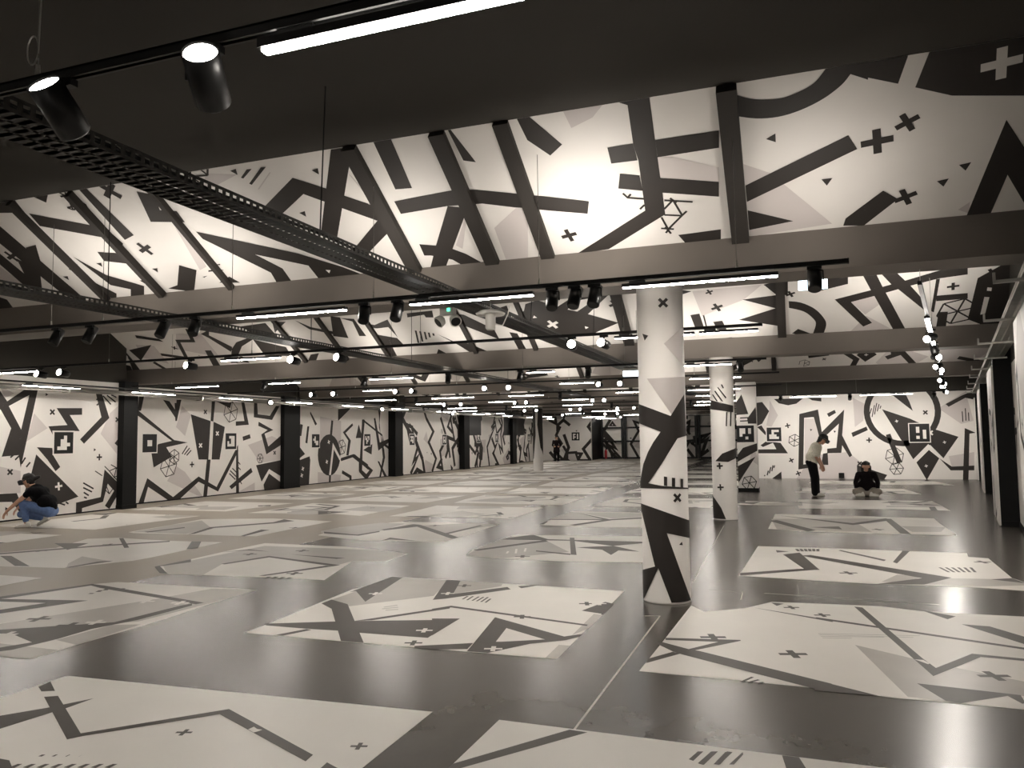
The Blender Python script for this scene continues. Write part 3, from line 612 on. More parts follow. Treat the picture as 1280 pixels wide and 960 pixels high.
# ------------------------------------------------------------------ columns
def column(cx, cy, r, h, label, draw, n=40):
    prof = [(r + .004, 0), (r + .004, .015), (r, .02), (r, h)]
    ob = struct(MB().lathe((0, 0, 0), prof, n).build('column', 'wall_white', None, smooth=True), label); ob.location = (cx, cy, 0)
    def cyl(px, py, extra=0):
        d = ray(px, py); ox, oy = EYE.x - cx, EYE.y - cy
        a = d.x**2 + d.y**2; b = 2*(ox*d.x + oy*d.y); c = ox**2 + oy**2 - r*r; D = b*b - 4*a*c
        if D < 0: t = -b / (2*a)
        else: t = (-b - sqrt(D)) / (2*a)
        p = EYE + d * t; return (atan2(p.y - cy, p.x - cx), p.z)
    mid = atan2(EYE.y - cy, EYE.x - cx)
    tones = {'pale': MB(), 'dark': MB()}
    def put(tone, pts):
        a0 = (pts[0][0] - mid + pi) % (2*pi) - pi
        uv = [(a0 + (a - pts[0][0] + pi) % (2*pi) - pi, z) for a, z in pts]
        # slice the outline into narrow upright strips so that it follows the round face
        u0, u1 = min(q[0] for q in uv), max(q[0] for q in uv); k = max(1, int((u1-u0) / .1) + 1)
        for i in range(k):
            for tr in slabs(uv):
                q = clip(tr, u0 + (u1-u0)*i/k, u0 + (u1-u0)*(i+1)/k, .02, h)
                if len(q) >= 3:
                    rr = r + LIFT[tone] + .002
                    tones[tone].poly([(rr*cos(a+mid), rr*sin(a+mid), z) for a, z in q])
    def px(tone, f, *polys):
        for P in polys:
            P = f(P); Q = []
            for i in range(len(P)):
                a, b = P[i-1], P[i]; m_ = max(1, int(hypot(b[0]-a[0], b[1]-a[1]) / 4))
                Q += [(a[0] + (b[0]-a[0])*j/m_, a[1] + (b[1]-a[1])*j/m_) for j in range(m_)]
            put(tone, [cyl(*q) for q in Q])
    def plus(f, c, s, rot):
        a0, z0 = cyl(*f([c])[0])
        for k in (0, 1):
            t = rot + k*pi/2; d = (cos(t), sin(t)); e = (-sin(t), cos(t)); hh = s*.26
            put('dark', [(a0 + (d[0]*i*s + e[0]*j*hh)/r, z0 + d[1]*i*s + e[1]*j*hh) for i, j in ((-1,-1),(1,-1),(1,1),(-1,1))])
    draw(px, plus, put, mid)
    for t, mb in tones.items():
        if mb.f: mb.build(t + '_print', 'print_' + t, ob)
    return ob
def back_art(put, mid, seed, h=3.0, r=.23):
    R = random.Random(seed)
    for _ in range(5):
        a = mid + pi + R.uniform(-1.1, 1.1); z = R.uniform(.3, 2.7)
        put('dark', [(a-.5, z), (a+.1, z+R.uniform(.2,.5)), (a+.5, z+.1), (a, z-R.uniform(.1,.4))])
fS, fT, fU = crop(760,340,4.8), crop(760,320,2.4615), crop(640,560,2.0)
def art1(px, plus, put, mid):
    px('pale', fS, [(335,430),(445,330),(446,560)], [(235,640),(460,628),(455,745),(385,862)])
    px('dark', fT, [(90,453),(192,492),(233,425),(240,552),(213,561),(165,640),(125,699),(165,707),(246,713),(246,717),(98,714),(103,680),(110,640),(124,603),(140,573),(162,541),(90,512)],
       [(172,678),(182,680),(182,708),(172,706)], [(196,682),(206,683),(206,710),(196,709)], [(222,685),(230,686),(230,712),(222,711)])
    px('dark', fU, [(320,137),(445,182),(447,226),(387,213),(450,390),(402,396),(366,300),(330,380),(322,306),(358,296)], [(417,242),(424,234),(426,243)])
    px('dark', fS, [(208,370),(243,382),(222,412)])
    plus(fS, (330,185), .055, .785); plus(fT, (213,744), .05, .785)
    back_art(put, mid, 1)
column(-1.2, 7.7, .228, BZ0, 'white round column with dark bands, nearest the camera', art1)
def art2(px, plus, put, mid):
    px('dark', fQ, [(135,288),(270,322),(270,362),(135,343)], [(228,360),(236,360),(233,445),(226,445)], [(252,360),(260,360),(258,445),(250,445)], [(145,255),(152,255),(180,295),(170,295)], [(158,235),(165,232),(212,298),(200,295)], [(175,212),(182,212),(230,272),(225,280)], [(197,195),(205,195),(215,215),(210,220)],
       [(165,655),(205,610),(300,570),(300,630),(240,660)], [(150,860),(200,935),(235,1020),(150,1020)])
    plus(fQ, (190,684), .06, .05); plus(fQ, (195,812), .06, .05); back_art(put, mid, 2)
column(-1.24, 15.33, .225, BZ0, 'white round column with crosses and a dark foot, second from the camera', art2)
def art3(px, plus, put, mid):
    put('dark', [(mid+.1,3),(mid+1.5,3),(mid+1.5,.7),(mid+.5,1.1),(mid-.1,2.2)]); put('dark', [(mid-1.5,3),(mid-.5,3),(mid-.45,1.7),(mid-1.0,.6),(mid-1.5,.5)]); back_art(put, mid, 3)
column(-11.55, 35.5, .24, BZ0, 'white round column far down the hall with dark upper wedges', art3)
# square pillar with a marker
sp = struct(MB().box(-1.46, -.92, 22.75, 23.3, .1, BZ0).build('pillar', 'wall_white'), 'white square pillar with a marker and a dark plinth')
MB().box(-1.47, -.91, 22.74, 23.31, 0, .1).build('plinth', 'matt_black', sp)
SP = Surf((0, 22.75, 0), (1, 0, 0), (0, 0, 1), (0, -1, 0), (-1.46, -.92, .1, BZ0))
trace(SP, fQ, 'dark', [(320,255),(362,372),(270,380),(270,330)], [(355,400),(405,330),(420,430),(360,430)], [(280,640),(330,575),(420,545),(420,590),(330,640),(280,670)], [(270,665),(290,690),(405,628),(300,790),(285,740)], [(312,393),(360,390),(360,397),(312,400)], [(312,411),(360,409),(360,416),(312,418)])
trace(SP, fQ, 'pale', [(370,640),(395,570),(420,640),(420,680)])
SP.wire('dark', SP.uv(*fQ([(368,785)])[0]), .2, .2, .02)
c = SP.uv(*fQ([(344,491)])[0]); SP.marker(c[0] - .235, c[1] - .235, .47, ['......','.##.#.','.##.#.','.#....','...#..','......'])
SP.build(sp)

# ------------------------------------------------------------------ floor sheets
FM = {'pale': 'floor_pale', 'dark': 'floor_dark', 'white': 'floor_white', 'mdark': 'floor_dark', 'mwhite': 'floor_white'}
def sheet(base_xy, label, fn, group='printed floor sheets'):
    cx = sum(p[0] for p in base_xy) / len(base_xy); cy = sum(p[1] for p in base_xy) / len(base_xy); org = (cx, cy, 0)
    mb = MB(); T = [(x, y, .002) for x, y in base_xy]; Bm = [(x, y, .0003) for x, y in base_xy]
    if sum(T[i-1][0]*T[i][1] - T[i][0]*T[i-1][1] for i in range(len(T))) < 0: T.reverse(); Bm.reverse()
    mb.poly(T); n = len(T)
    for i in range(n): mb.poly([Bm[i-1], Bm[i], T[i], T[i-1]])
    ob = tag(mb.build('floor_sheet', 'floor_white', None, org), label, 'floor sheet', group)
    xs = [p[0] for p in base_xy]; ys = [p[1] for p in base_xy]
    S = Surf((0, 0, .002), (1, 0, 0), (0, 1, 0), (0, 0, 1), (min(xs), max(xs), min(ys), max(ys)), FM, lift=.35)
    fn(S); S.build(ob, org); return ob
def G(f, pts): return [gp(*p) for p in f(pts)]
ident = lambda p: p
def sheet_px(f, base, label, fn): return sheet(G(f, base), label, fn)
def PL(S, f, tone, r, *cs):
    for c in cs: S.plus(tone, S.uv(*f([c])[0]), r, .3)
f1, f1b, f2_, f2b = crop(0,820,4), crop(280,820,4), crop(560,820,3.5556), crop(880,820,3.2)
def d1(S):
    trace(S, f1, 'dark', [(192,155),(252,128),(275,175),(207,178)], [(220,205),(290,200),(405,390),(400,400),(335,418)], [(-80,313),(245,258),(470,212),(330,262),(262,282),(-80,390)], [(335,418),(400,388),(1145,266),(1165,290),(1100,292),(410,402)])
    trace(S, f1b, 'dark', [(-22,292),(25,266),(445,495),(408,528)], [(485,560),(515,533),(640,600),(600,700),(400,640)])
    trace(S, f1b, 'white', [(120,368),(150,355),(165,366),(192,370),(170,378),(148,384)])
    PL(S, f1, 'dark', .045, (920,383)); PL(S, f1b, 'dark', .045, (675,452))
    for i in range(8): trace(S, f1, 'dark', [(45+i*68,558),(88+i*68,541),(112+i*68,541),(70+i*68,562)])
    for i in range(4): trace(S, f1, 'dark', [(190+i*68,503),(210+i*68,494),(228+i*68-i*6,494),(208+i*68-i*6,504)])
    S.scatter(900, (-4.7, -2.1, 1.6, 2.9), .8, .1)
sheet([(-4.78, 1.5), (-4.76, 4.03), (-4.74, 4.05), (-2.04, 4.19), (-2.0, 1.5)], 'large white floor sheet with a zigzag line, at the front left corner', d1)
def d2(S):
    trace(S, f2_, 'dark', [(20,480),(540,328),(620,340),(65,497),(-20,520)], [(1070,460),(1110,425),(1135,425),(1090,467)], [(1115,480),(1175,425),(1200,425),(1135,485)], [(1180,482),(1240,425),(1265,428),(1205,485)])
    trace(S, f2b, 'dark', [(-25,430),(28,383),(54,383),(0,436)], [(40,432),(85,385),(110,385),(65,435)], [(100,435),(155,385),(157,395),(120,435)], [(312,398),(380,406),(440,500),(345,500)])
    S.scatter(901, (-1.6, .6, 1.6, 3.0), .8, .1)
sheet([(-1.64, 1.5), (-1.62, 4.19), (.40, 4.17), (1.0, 4.14), (.75, 1.5)], 'white floor sheet cut by the bottom edge, in front of the pale floor line', d2)
f3, f3b = crop(290,700,4.7407), crop(540,700,4.5714)
def d3(S):
    trace(S, f3, 'pale', [(585,238),(735,185),(790,248),(1010,105),(1290,120),(1195,213),(690,275)]); trace(S, f3b, 'pale', [(165,120),(405,133),(395,150),(120,195)], [(925,308),(985,315),(935,375),(800,430)], [(725,485),(790,490),(715,567),(645,562)])
    trace(S, f3, 'dark', [(530,258),(590,235),(685,262),(780,490),(645,480),(590,290)], [(190,378),(610,365),(730,362),(1290,355),(1290,380),(1160,462),(755,432),(640,420),(440,408),(200,388)], [(725,362),(1290,278),(1290,288),(830,358)], [(260,444),(440,410),(470,415),(300,450)], [(700,190),(735,185),(790,248),(1010,105),(960,95)])
    trace(S, f3b, 'dark', [(0,335),(160,335),(0,432)], [(0,280),(110,262),(890,370),(885,378),(110,272),(0,288)], [(5,228),(85,112),(165,118),(120,195),(430,155),(450,168),(75,222)],
       [(200,522),(360,328),(755,438),(880,420),(870,434),(760,460),(560,480),(320,532)], [(-100,492),(235,475),(200,512),(-100,512)], [(855,290),(990,240),(1060,255),(980,310)], [(490,150),(640,140),(510,162)])
    trace(S, f3b, 'white', [(365,468),(425,390),(645,455),(400,468)], [(95,512),(200,510),(190,524)])
    PL(S, f3b, 'dark', .075, (185,147), (885,250), (515,325)); PL(S, f3b, 'white', .07, (350,508), (90,192), (955,250)); PL(S, f3, 'white', .07, (1140,418), (850,200)); PL(S, f3, 'dark', .07, (1075,492))
    S.lines_px('dark', [f3b(l) for l in ([(175,225),(205,207)], [(200,230),(235,208)], [(230,233),(268,210)], [(255,236),(295,212)], [(280,240),(320,213)], [(305,244),(335,222)])], .02)
    S.lines_px('pale', [f3(l) for l in ([(900,280),(980,268)], [(890,290),(985,280)], [(910,298),(985,293)])], .03)
sheet_px(ident, [(305,791),(330,782),(440,737),(470,731),(505,722),(780,739),(696,824),(610,817),(500,808),(430,802)], 'white floor sheet with a broad dark cross and wedge, left of the nearest column', d3)
f4, f4b = crop(780,730,4.923), crop(1020,730,4.923)
def d4(S):
    trace(S, f4b, 'pale', [(240,375),(600,460),(722,568),(860,515),(1400,625),(1400,705),(620,612),(800,722),(565,695)])
    trace(S, f4, 'dark', [(205,370),(235,358),(400,402),(460,412),(1280,615),(1280,655),(1190,650),(360,435),(305,418)], [(255,332),(715,345),(720,350),(420,412),(395,402),(580,357),(255,345)], [(150,460),(300,418),(345,430),(135,488)], [(795,145),(1285,225),(1285,235),(830,152)], [(905,115),(985,122),(940,135)])
    trace(S, f4b, 'dark', [(0,205),(1400,410),(1400,422),(0,215)], [(235,140),(285,145),(655,458),(738,518),(960,430),(1400,472),(1400,486),(1015,450),(722,568)], [(620,612),(1260,685),(1290,735),(1270,738),(1180,690),(890,735),(800,722)], [(640,160),(860,200),(810,218)], [(895,248),(1070,262),(1400,360),(1400,408)], [(-10,590),(390,690),(-10,655)])
    trace(S, f4b, 'white', [(605,465),(660,468),(700,490),(690,495),(650,480)])
    PL(S, f4, 'dark', .1, (548,328), (1040,432)); PL(S, f4, 'dark', .07, (1030,145), (1220,192)); PL(S, f4b, 'dark', .1, (1095,567))
    S.lines_px('dark', [f4b(l) for l in ([(15,305),(640,320)], [(20,313),(600,330)], [(30,322),(420,328)], [(40,332),(220,334)])], .006)
    S.lines_px('dark', [f4(l) for l in ([(725,603),(792,573)], [(765,607),(830,590)], [(820,612),(860,606)])], .02)
sheet_px(ident, [(799,839),(831,799),(864,757),(880,765),(931,760.5),(965,752.5),(1100,758),(1150,764),(1190,766.5),(1280,771),(1345,775),(1352,893),(1280,887),(1120,873),(1018,860)], 'large white floor sheet with a long dark diagonal, right of the nearest column', d4)
f5 = crop(900,610,3.368)
def d5(S):
    trace(S, f5, 'pale', [(680,395),(745,365),(860,370),(780,400)], [(860,405),(960,380),(1230,385),(1300,410),(1100,415)])
    trace(S, f5, 'dark', [(85,358),(345,340),(400,345),(85,369)], [(265,280),(335,272),(420,345),(360,345)], [(340,285),(380,282),(975,378),(860,407),(660,404),(850,380)], [(510,262),(700,303),(690,308),(498,264)], [(770,263),(800,265),(745,318),(728,312)], [(1140,385),(1230,380),(1290,402)], [(235,262),(290,268),(240,272)])
    for i in range(6): S.line('dark', S.uv(*f5([(925+i*26,335)])[0]), S.uv(*f5([(965+i*22,355)])[0]), .03)
    for i in range(6): S.line('dark', S.uv(*f5([(322+i*18,257)])[0]), S.uv(*f5([(332+i*16,267)])[0]), .04)
    PL(S, f5, 'dark', .1, (540,358), (1105,312))
sheet_px(f5, [(80,370),(160,245),(480,255),(1040,275),(1045,290),(1130,297),(1230,380),(1290,400),(1290,434),(1050,417),(650,404)], 'white floor sheet with an arrow-like dark line, second in the row along the right wall', d5)
def d6(S):
    trace(S, f5, 'pale', [(215,130),(700,128),(580,150),(640,185),(240,175)], [(760,160),(950,165),(930,185),(810,185)])
    trace(S, f5, 'dark', [(205,138),(240,135),(405,178),(370,184)], [(240,115),(560,148),(700,128),(715,137),(560,156)], [(690,130),(720,130),(805,195),(760,192)], [(380,165),(500,162),(515,175)])
    PL(S, f5, 'dark', .1, (665,175))
sheet_px(f5, [(203,172),(232,110),(560,118),(900,128),(925,150),(998,200),(380,184)], 'white floor sheet with a grey left half, third in the row along the right wall', d6)
fl1 = crop(0,700,4)
def d7(S):
    trace(S, fl1, 'pale', [(-300,370),(0,320),(780,195),(1060,143),(1290,150),(1010,227),(690,308),(-300,375)], [(-200,395),(290,450),(165,494),(-200,480)], [(125,368),(450,345),(260,388)], [(280,400),(560,325),(705,322),(385,425)])
    trace(S, fl1, 'dark', [(-100,197),(460,120),(520,128),(1020,214),(980,222),(500,140),(455,128),(30,192),(-100,208)], [(-100,193),(440,203),(-100,283),(-100,264),(230,215),(-100,205)], [(-200,362),(570,312),(905,228),(960,218),(960,228),(690,300),(460,345),(290,395),(60,450),(-100,470),(-100,455),(160,412),(60,370),(-200,372)])
    PL(S, fl1, 'dark', .11, (195,295), (345,328)); PL(S, fl1, 'white', .09, (730,207), (900,215), (480,312), (35,372))
    S.lines_px('dark', [fl1(l) for l in ([(450,170),(462,166)], [(488,160),(505,152)], [(525,152),(540,142)], [(565,146),(580,140)], [(600,150),(618,142)])], .05)
sheet_px(fl1, [(-330,440),(-300,230),(0,188),(460,122),(590,111),(1280,150),(1040,222),(800,302),(640,350),(385,424),(285,457),(165,493),(0,482)], 'white and grey floor sheet at the left edge before the beige floor', d7)
fl2 = crop(180,620,4.571)
def d8(S):
    trace(S, fl2, 'pale', [(110,400),(690,285),(1340,310),(1500,332),(1380,372),(1195,370),(1100,397),(700,345),(450,387),(330,455),(130,442)])
    trace(S, fl2, 'dark', [(60,405),(90,400),(135,444),(92,444)], [(60,404),(268,362),(268,378),(110,400)], [(440,388),(715,343),(1120,395),(1080,402),(715,351),(460,391)], [(655,456),(1040,398),(1080,402),(690,457)], [(830,333),(1150,355),(1100,360)], [(440,322),(600,305),(720,318),(590,311)])
    S.lines_px('dark', [fl2(l) for l in ([(690,470),(720,462)], [(730,472),(760,462)], [(770,474),(800,464)], [(810,475),(840,466)])], .05)
    PL(S, fl2, 'dark', .1, (605,333), (905,313), (860,443))
sheet_px(fl2, [(62,407),(268,362),(450,320),(690,270),(1150,290),(1340,308),(1505,332),(1380,374),(1190,372),(1030,481),(870,472),(650,464),(320,451),(130,445)], 'grey and white floor sheet lying across the edge of the beige floor', d8)
fl3 = crop(420,620,5.333)
def d9(S):
    trace(S, fl3, 'pale', [(-100,225),(300,178),(460,185),(290,235),(130,262),(-100,245)], [(540,200),(900,180),(1090,190),(720,250)])
    trace(S, fl3, 'dark', [(-80,238),(140,258),(290,233),(290,240),(150,265),(-80,250)], [(300,225),(515,188),(560,192),(830,280),(770,285),(540,205),(320,230)], [(300,300),(360,278),(560,302),(360,290)], [(720,250),(960,195),(980,198),(745,255)])
    PL(S, fl3, 'dark', .1, (660,197))
sheet_px(fl3, [(-120,262),(20,210),(420,173),(760,178),(1095,190),(790,282),(720,307),(170,297)], 'white floor sheet with a dark roof-shaped line, beside the glossy concrete strip', d9)
fm2 = crop(580,600,5.333)
def d10(S):
    trace(S, fm2, 'pale', [(110,450),(250,393),(560,410),(700,480),(250,522),(10,503)])
    trace(S, fm2, 'dark', [(60,466),(540,400),(560,410),(90,472)], [(460,365),(560,395),(1190,412),(1300,405),(1300,412),(990,440),(720,405),(480,402),(250,397),(300,385)], [(705,385),(735,385),(750,500),(712,498)], [(750,450),(890,443),(1000,440),(1170,478),(1030,470),(980,500),(920,465)], [(480,470),(710,492),(710,500),(480,477)])
    S.lines_px('white', [fm2(l) for l in ([(285,490),(295,475)], [(345,490),(350,460)], [(405,478),(412,455)])], .03)
    PL(S, fm2, 'dark', .1, (390,510), (820,407))
sheet_px(fm2, [(12,503),(60,463),(330,368),(760,370),(1330,376),(1320,552),(640,542),(220,522)], 'white floor sheet with an arrow head, before a stained patch of concrete', d10)
def d11(S):
    trace(S, fm2, 'pale', [(500,262),(720,212),(960,262),(500,266)], [(740,215),(1190,222),(1190,246),(990,258)])
    trace(S, fm2, 'dark', [(730,213),(970,262),(1300,242),(1300,252),(990,268),(740,305),(700,300),(940,265)], [(500,260),(980,262),(980,268),(500,265)], [(510,295),(545,275),(560,278),(530,297)])
sheet_px(fm2, [(495,300),(720,208),(1320,222),(1330,316),(840,314)], 'white floor sheet with a dark V, left of the second column', d11)
def free_sheet(x0, x1, y0, y1, label, seed):
    R = random.Random(seed); j = lambda: R.uniform(-.16, .16)
    pts = [(x0 + j(), y0 + j()), (x0 + j(), (y0+y1)/2 + j()), (x0 + j(), y1 + j())]
    if R.random() < .5: pts += [(x0 + .9 + j(), y1 - R.uniform(0, .3)), (x0 + 1.5 + j(), y1 + j())]
    pts += [(x1 + j(), y1 + j()), (x1 + j(), y0 + j())]
    if R.random() < .5: pts += [(x1 - 1 + j(), y0 + R.uniform(0, .3)), (x1 - 1.7, y0 + j())]
    def fn(S):
        S.scatter(seed + 1, None, .62, .12)
    sheet(pts, label, fn)
fl4 = crop(0, 620, 4.571)
def d12(S):
    trace(S, fl4, 'pale', [(390,385),(470,345),(640,375),(380,408)])
    trace(S, fl4, 'dark', [(310,270),(505,270),(440,292),(385,308)], [(680,241),(705,241),(738,295),(710,297)], [(1095,260),(1150,260),(1130,300),(1065,305)], [(0,342),(65,343),(170,402),(85,400)], [(-100,335),(550,283),(970,256),(970,262),(550,290),(-100,342)], [(370,410),(560,375),(650,370),(400,409)])
    PL(S, fl4, 'dark', .1, (620,278), (235,313))
sheet_px(fl4, [(-260,405),(-150,335),(0,325),(320,297),(500,245),(680,239),(820,249),(980,257),(1270,265),(1060,310),(870,350),(760,370),(370,412),(170,406),(0,402)], 'white floor sheet with dark blocks on the beige floor, cut by the left edge', d12)
def d13(S):
    trace(S, fl2, 'pale', [(-60,205),(160,165),(330,140),(380,180),(240,217)])
    trace(S, fl2, 'dark', [(250,219),(380,178),(740,150),(800,133),(860,143),(740,157),(400,183),(290,216)], [(0,205),(230,178),(235,183),(20,209)], [(550,229),(670,192),(720,195),(690,200),(570,231)])
    PL(S, fl2, 'dark', .1, (860,182))
sheet_px(fl2, [(-90,207),(160,165),(330,133),(740,129),(1075,145),(860,186),(640,231),(550,229),(250,220),(-60,213)], 'white floor sheet with one bent line on the beige floor, before the left wall', d13)
CX = [(-14.85, -12.1), (-11.5, -8.55), (-8.05, -5.2), (-4.45, -1.68)]
CN = ['beside the left wall', 'second from the left wall', 'third from the left wall', 'fourth from the left wall']
for c in range(4):
    r = 0
    for n_ in range(14):
        top, ln = (4.15 + 3.98 * n_, 2.6) if c == 3 else (6.8 + 3.33 * n_, 2.5)
        if top > 52: break
        if (c == 3 and n_ <= 3) or (c == 2 and n_ <= 2) or (c == 1 and n_ in (1, 2)): continue
        if max(proj((CX[c][1], top, 0))[0], proj((CX[c][1], top - ln, 0))[0]) < 5: continue
        free_sheet(CX[c][0], CX[c][1], top - ln, top, 'white printed floor sheet, %s, %s of its line from the front' % (CN[c], ORD[n_]), 2000 + n_ * 10 + c)
free_sheet(.2, 3.0, 17.95, 20.4, 'white floor sheet in front of the bending visitor', 2501)
free_sheet(.15, 3.0, 22.5, 24.6, 'white floor sheet behind the seated visitor', 2502)
free_sheet(.6, 4.4, 26.4, 28.4, 'white floor sheet at the foot of the back wall', 2503)
free_sheet(-1.2, -.15, 18.45, 19.45, 'small white floor sheet beside the second column', 2504)

# ------------------------------------------------------------------ lighting tracks
def ceil_z(y):
    for k, by in enumerate(BY):
        ty = by - cos(SL) * SLEN; prev = by - PER + BT
        if prev <= y <= ty: return BZ1 + (y - prev) / (ty - prev) * sin(SL) * SLEN
        if ty <= y <= by: return BZ1 + (by - y) * tan(SL)
    return BZ1
TRACKS = []; TR = {}
for k in range(-1, 7):
    TRACKS.append(('A', k, 2.0 + PER * k)); TRACKS.append(('B', k, 6.42 + PER * k))
TZ = 2.95
def track(i, y, x0, x1, cables):
    o = empty('lighting_track', (x0, y, TZ)); L = x1 - x0
    tag(o, 'black lighting track hung across the hall, %s from the front' % ORD[i], 'lighting track', 'lighting tracks across the hall')
    mb = MB(); mb.box(0, L, -.018, -.008, -.034, 0); mb.box(0, L, .008, .018, -.034, 0); mb.box(0, L, -.018, .018, -.006, .002); mb.build('rail', 'metal_black', o)
    MB().box(.0, .012, -.02, .02, -.036, .004).build('end_cap', 'metal_black', o); MB().box(L - .012, L, -.02, .02, -.036, .004).build('end_cap', 'metal_black', o)
    for cx in cables:
        h = ceil_z(y) - TZ
        MB().tube((cx - x0, 0, .03), (cx - x0, 0, h), .003, n=5).build('cable', 'zinc' if i < 2 else 'cable_grey', o)
        MB().tube((cx - x0, 0, 0), (cx - x0, 0, .05), .011, .007, 8).build('cable_grip', 'zinc', o)
    return o
def light_bar(x0, x1, y, z, label, ovals=0, ang=0.0, off=-.058, dw=.021):
    L = x1 - x0; o = empty('light_bar', (x0, y, z)); o.rotation_euler = (0, 0, ang)
    tag(o, label, 'light bar', 'linear lights on the tracks')
    MB().box(0, L, -.028, .028, off - .03, off).build('housing', 'metal_black', o)
    MB().box(.06, .2, -.015, .015, off, off + .02).build('track_adapter', 'metal_black', o)
    d = MB().box(.008, L - .008, -dw, dw, off - .038, off - .03).build('diffuser', 'led_warm', o)
    for sy in (-.015, .015): MB().box(.02, L - .02, sy - .004, sy + .004, off, off + .0006).build('added_uplight', 'led_fill', o)  # hidden from below, added to throw soft light on the roof slopes
    for k in range(ovals):
        x = .09 + (L - .18) * k / (ovals - 1)
        mb = MB(); mb.lathe((x, 0, off - .041), [(.014, 0), (.014, .004)], 12); mb.build('louvre', 'metal_black', d)
    return o
def add_lamp(parent, loc, aim, power, cone, blend=1.0):
    l = bpy.data.lights.new('spot_lamp', 'SPOT'); l.energy = power; l.color = WARM; l.spot_size = radians(cone); l.spot_blend = blend; l.shadow_soft_size = .05
    ob = bpy.data.objects.new('spot_lamp', l); COL.objects.link(ob); ob.parent = parent; ob.location = loc
    ob.rotation_euler = Vector(aim).to_track_quat('-Z', 'Y').to_euler(); return ob
def spotlight(x, y, z, aim, label, lamp=0.0, cone=70, r=.055, L=.20, lit=True):
    o = empty('track_spotlight', (x, y, z)); tag(o, label, 'spotlight', 'spotlights on the tracks')
    a = Vector(aim).normalized(); c = Vector((0, 0, -.15))
    MB().box(-.055, .055, -.016, .016, -.062, -.036).build('track_adapter', 'metal_black', o)
    side = a.cross(Vector((0, 0, 1))); side = side.normalized() if side.length > .05 else Vector((1, 0, 0))
    y_ = MB(); y_.tube((0, 0, -.062), (0, 0, -.075), .012, n=8)
    y_.path([(0, 0, -.07), side * (r + .008) + Vector((0, 0, -.075)), side * (r + .008) + c], .006, 6); y_.build('yoke', 'metal_black', o)
    h = MB(); h.lathe(c, [(r * .8, -L * .45), (r, -L * .40), (r, L * .55), (r * .93, L * .55), (r * .9, L * .5)], 20, a); h.build('head', 'metal_black', o, smooth=True)
    if lit: MB().lathe(c, [(r * .9, L * .5), (r * .88, L * .52)], 20, a).build('lens', 'lens_warm', o)
    if lamp > 0: add_lamp(o, c + a * (L * .62), a, lamp, cone)
    return o
def xt(px, y, z):     # X on a track for an image column
    lo, hi = -40.0, 20.0
    for _ in range(50):
        mid_ = (lo + hi) / 2
        if proj((mid_, y, z))[0] < px: lo = mid_
        else: hi = mid_
    return lo
R_ = random.Random(12)
SP_A = {0: [78, 260], 1: [52, 80, 239, 368, 426, 715, 755], 2: [392, 418, 496, 517, 606, 636, 750, 776], 3: [557, 577, 645, 659, 741, 756], 4: [657, 671, 713, 725, 772, 793], 5: [704, 757, 772], 6: [776]}
BAR_A = {-1: [], 0: [(328, 700)], 1: [(-10, 50), (277, 341), (760, 790), (853, 919)], 2: [(454, 516), (585, 640), (700, 745), (862, 925)], 3: [(520, 560), (611, 655), (703, 741), (870, 934)], 4: [(559, 596), (706, 738), (868, 905)], 5: [(700, 730)], 6: [(728, 756)]}
SP_B = {0: [70, 112, 203, 243, 455, 496, 690, 718, 743, 1018], 1: [455, 560, 650, 735, 330, 832, 925], 2: [520, 700, 850]}  # last pair of the middle list is added to brighten that slope's right side
BAR_B = {0: [(297, 433), (503, 667), (778, 973)], 1: [(220, 273), (313, 375), (454, 516), (620, 693), (854, 944)], 2: [(457, 484), (540, 592), (636, 667), (770, 830), (860, 925)], 3: [(440, 484), (560, 596), (640, 670), (703, 741), (871, 940)], 4: [(600, 630), (740, 775)], 5: [(665, 690), (780, 800)], 6: [(745, 770)]}
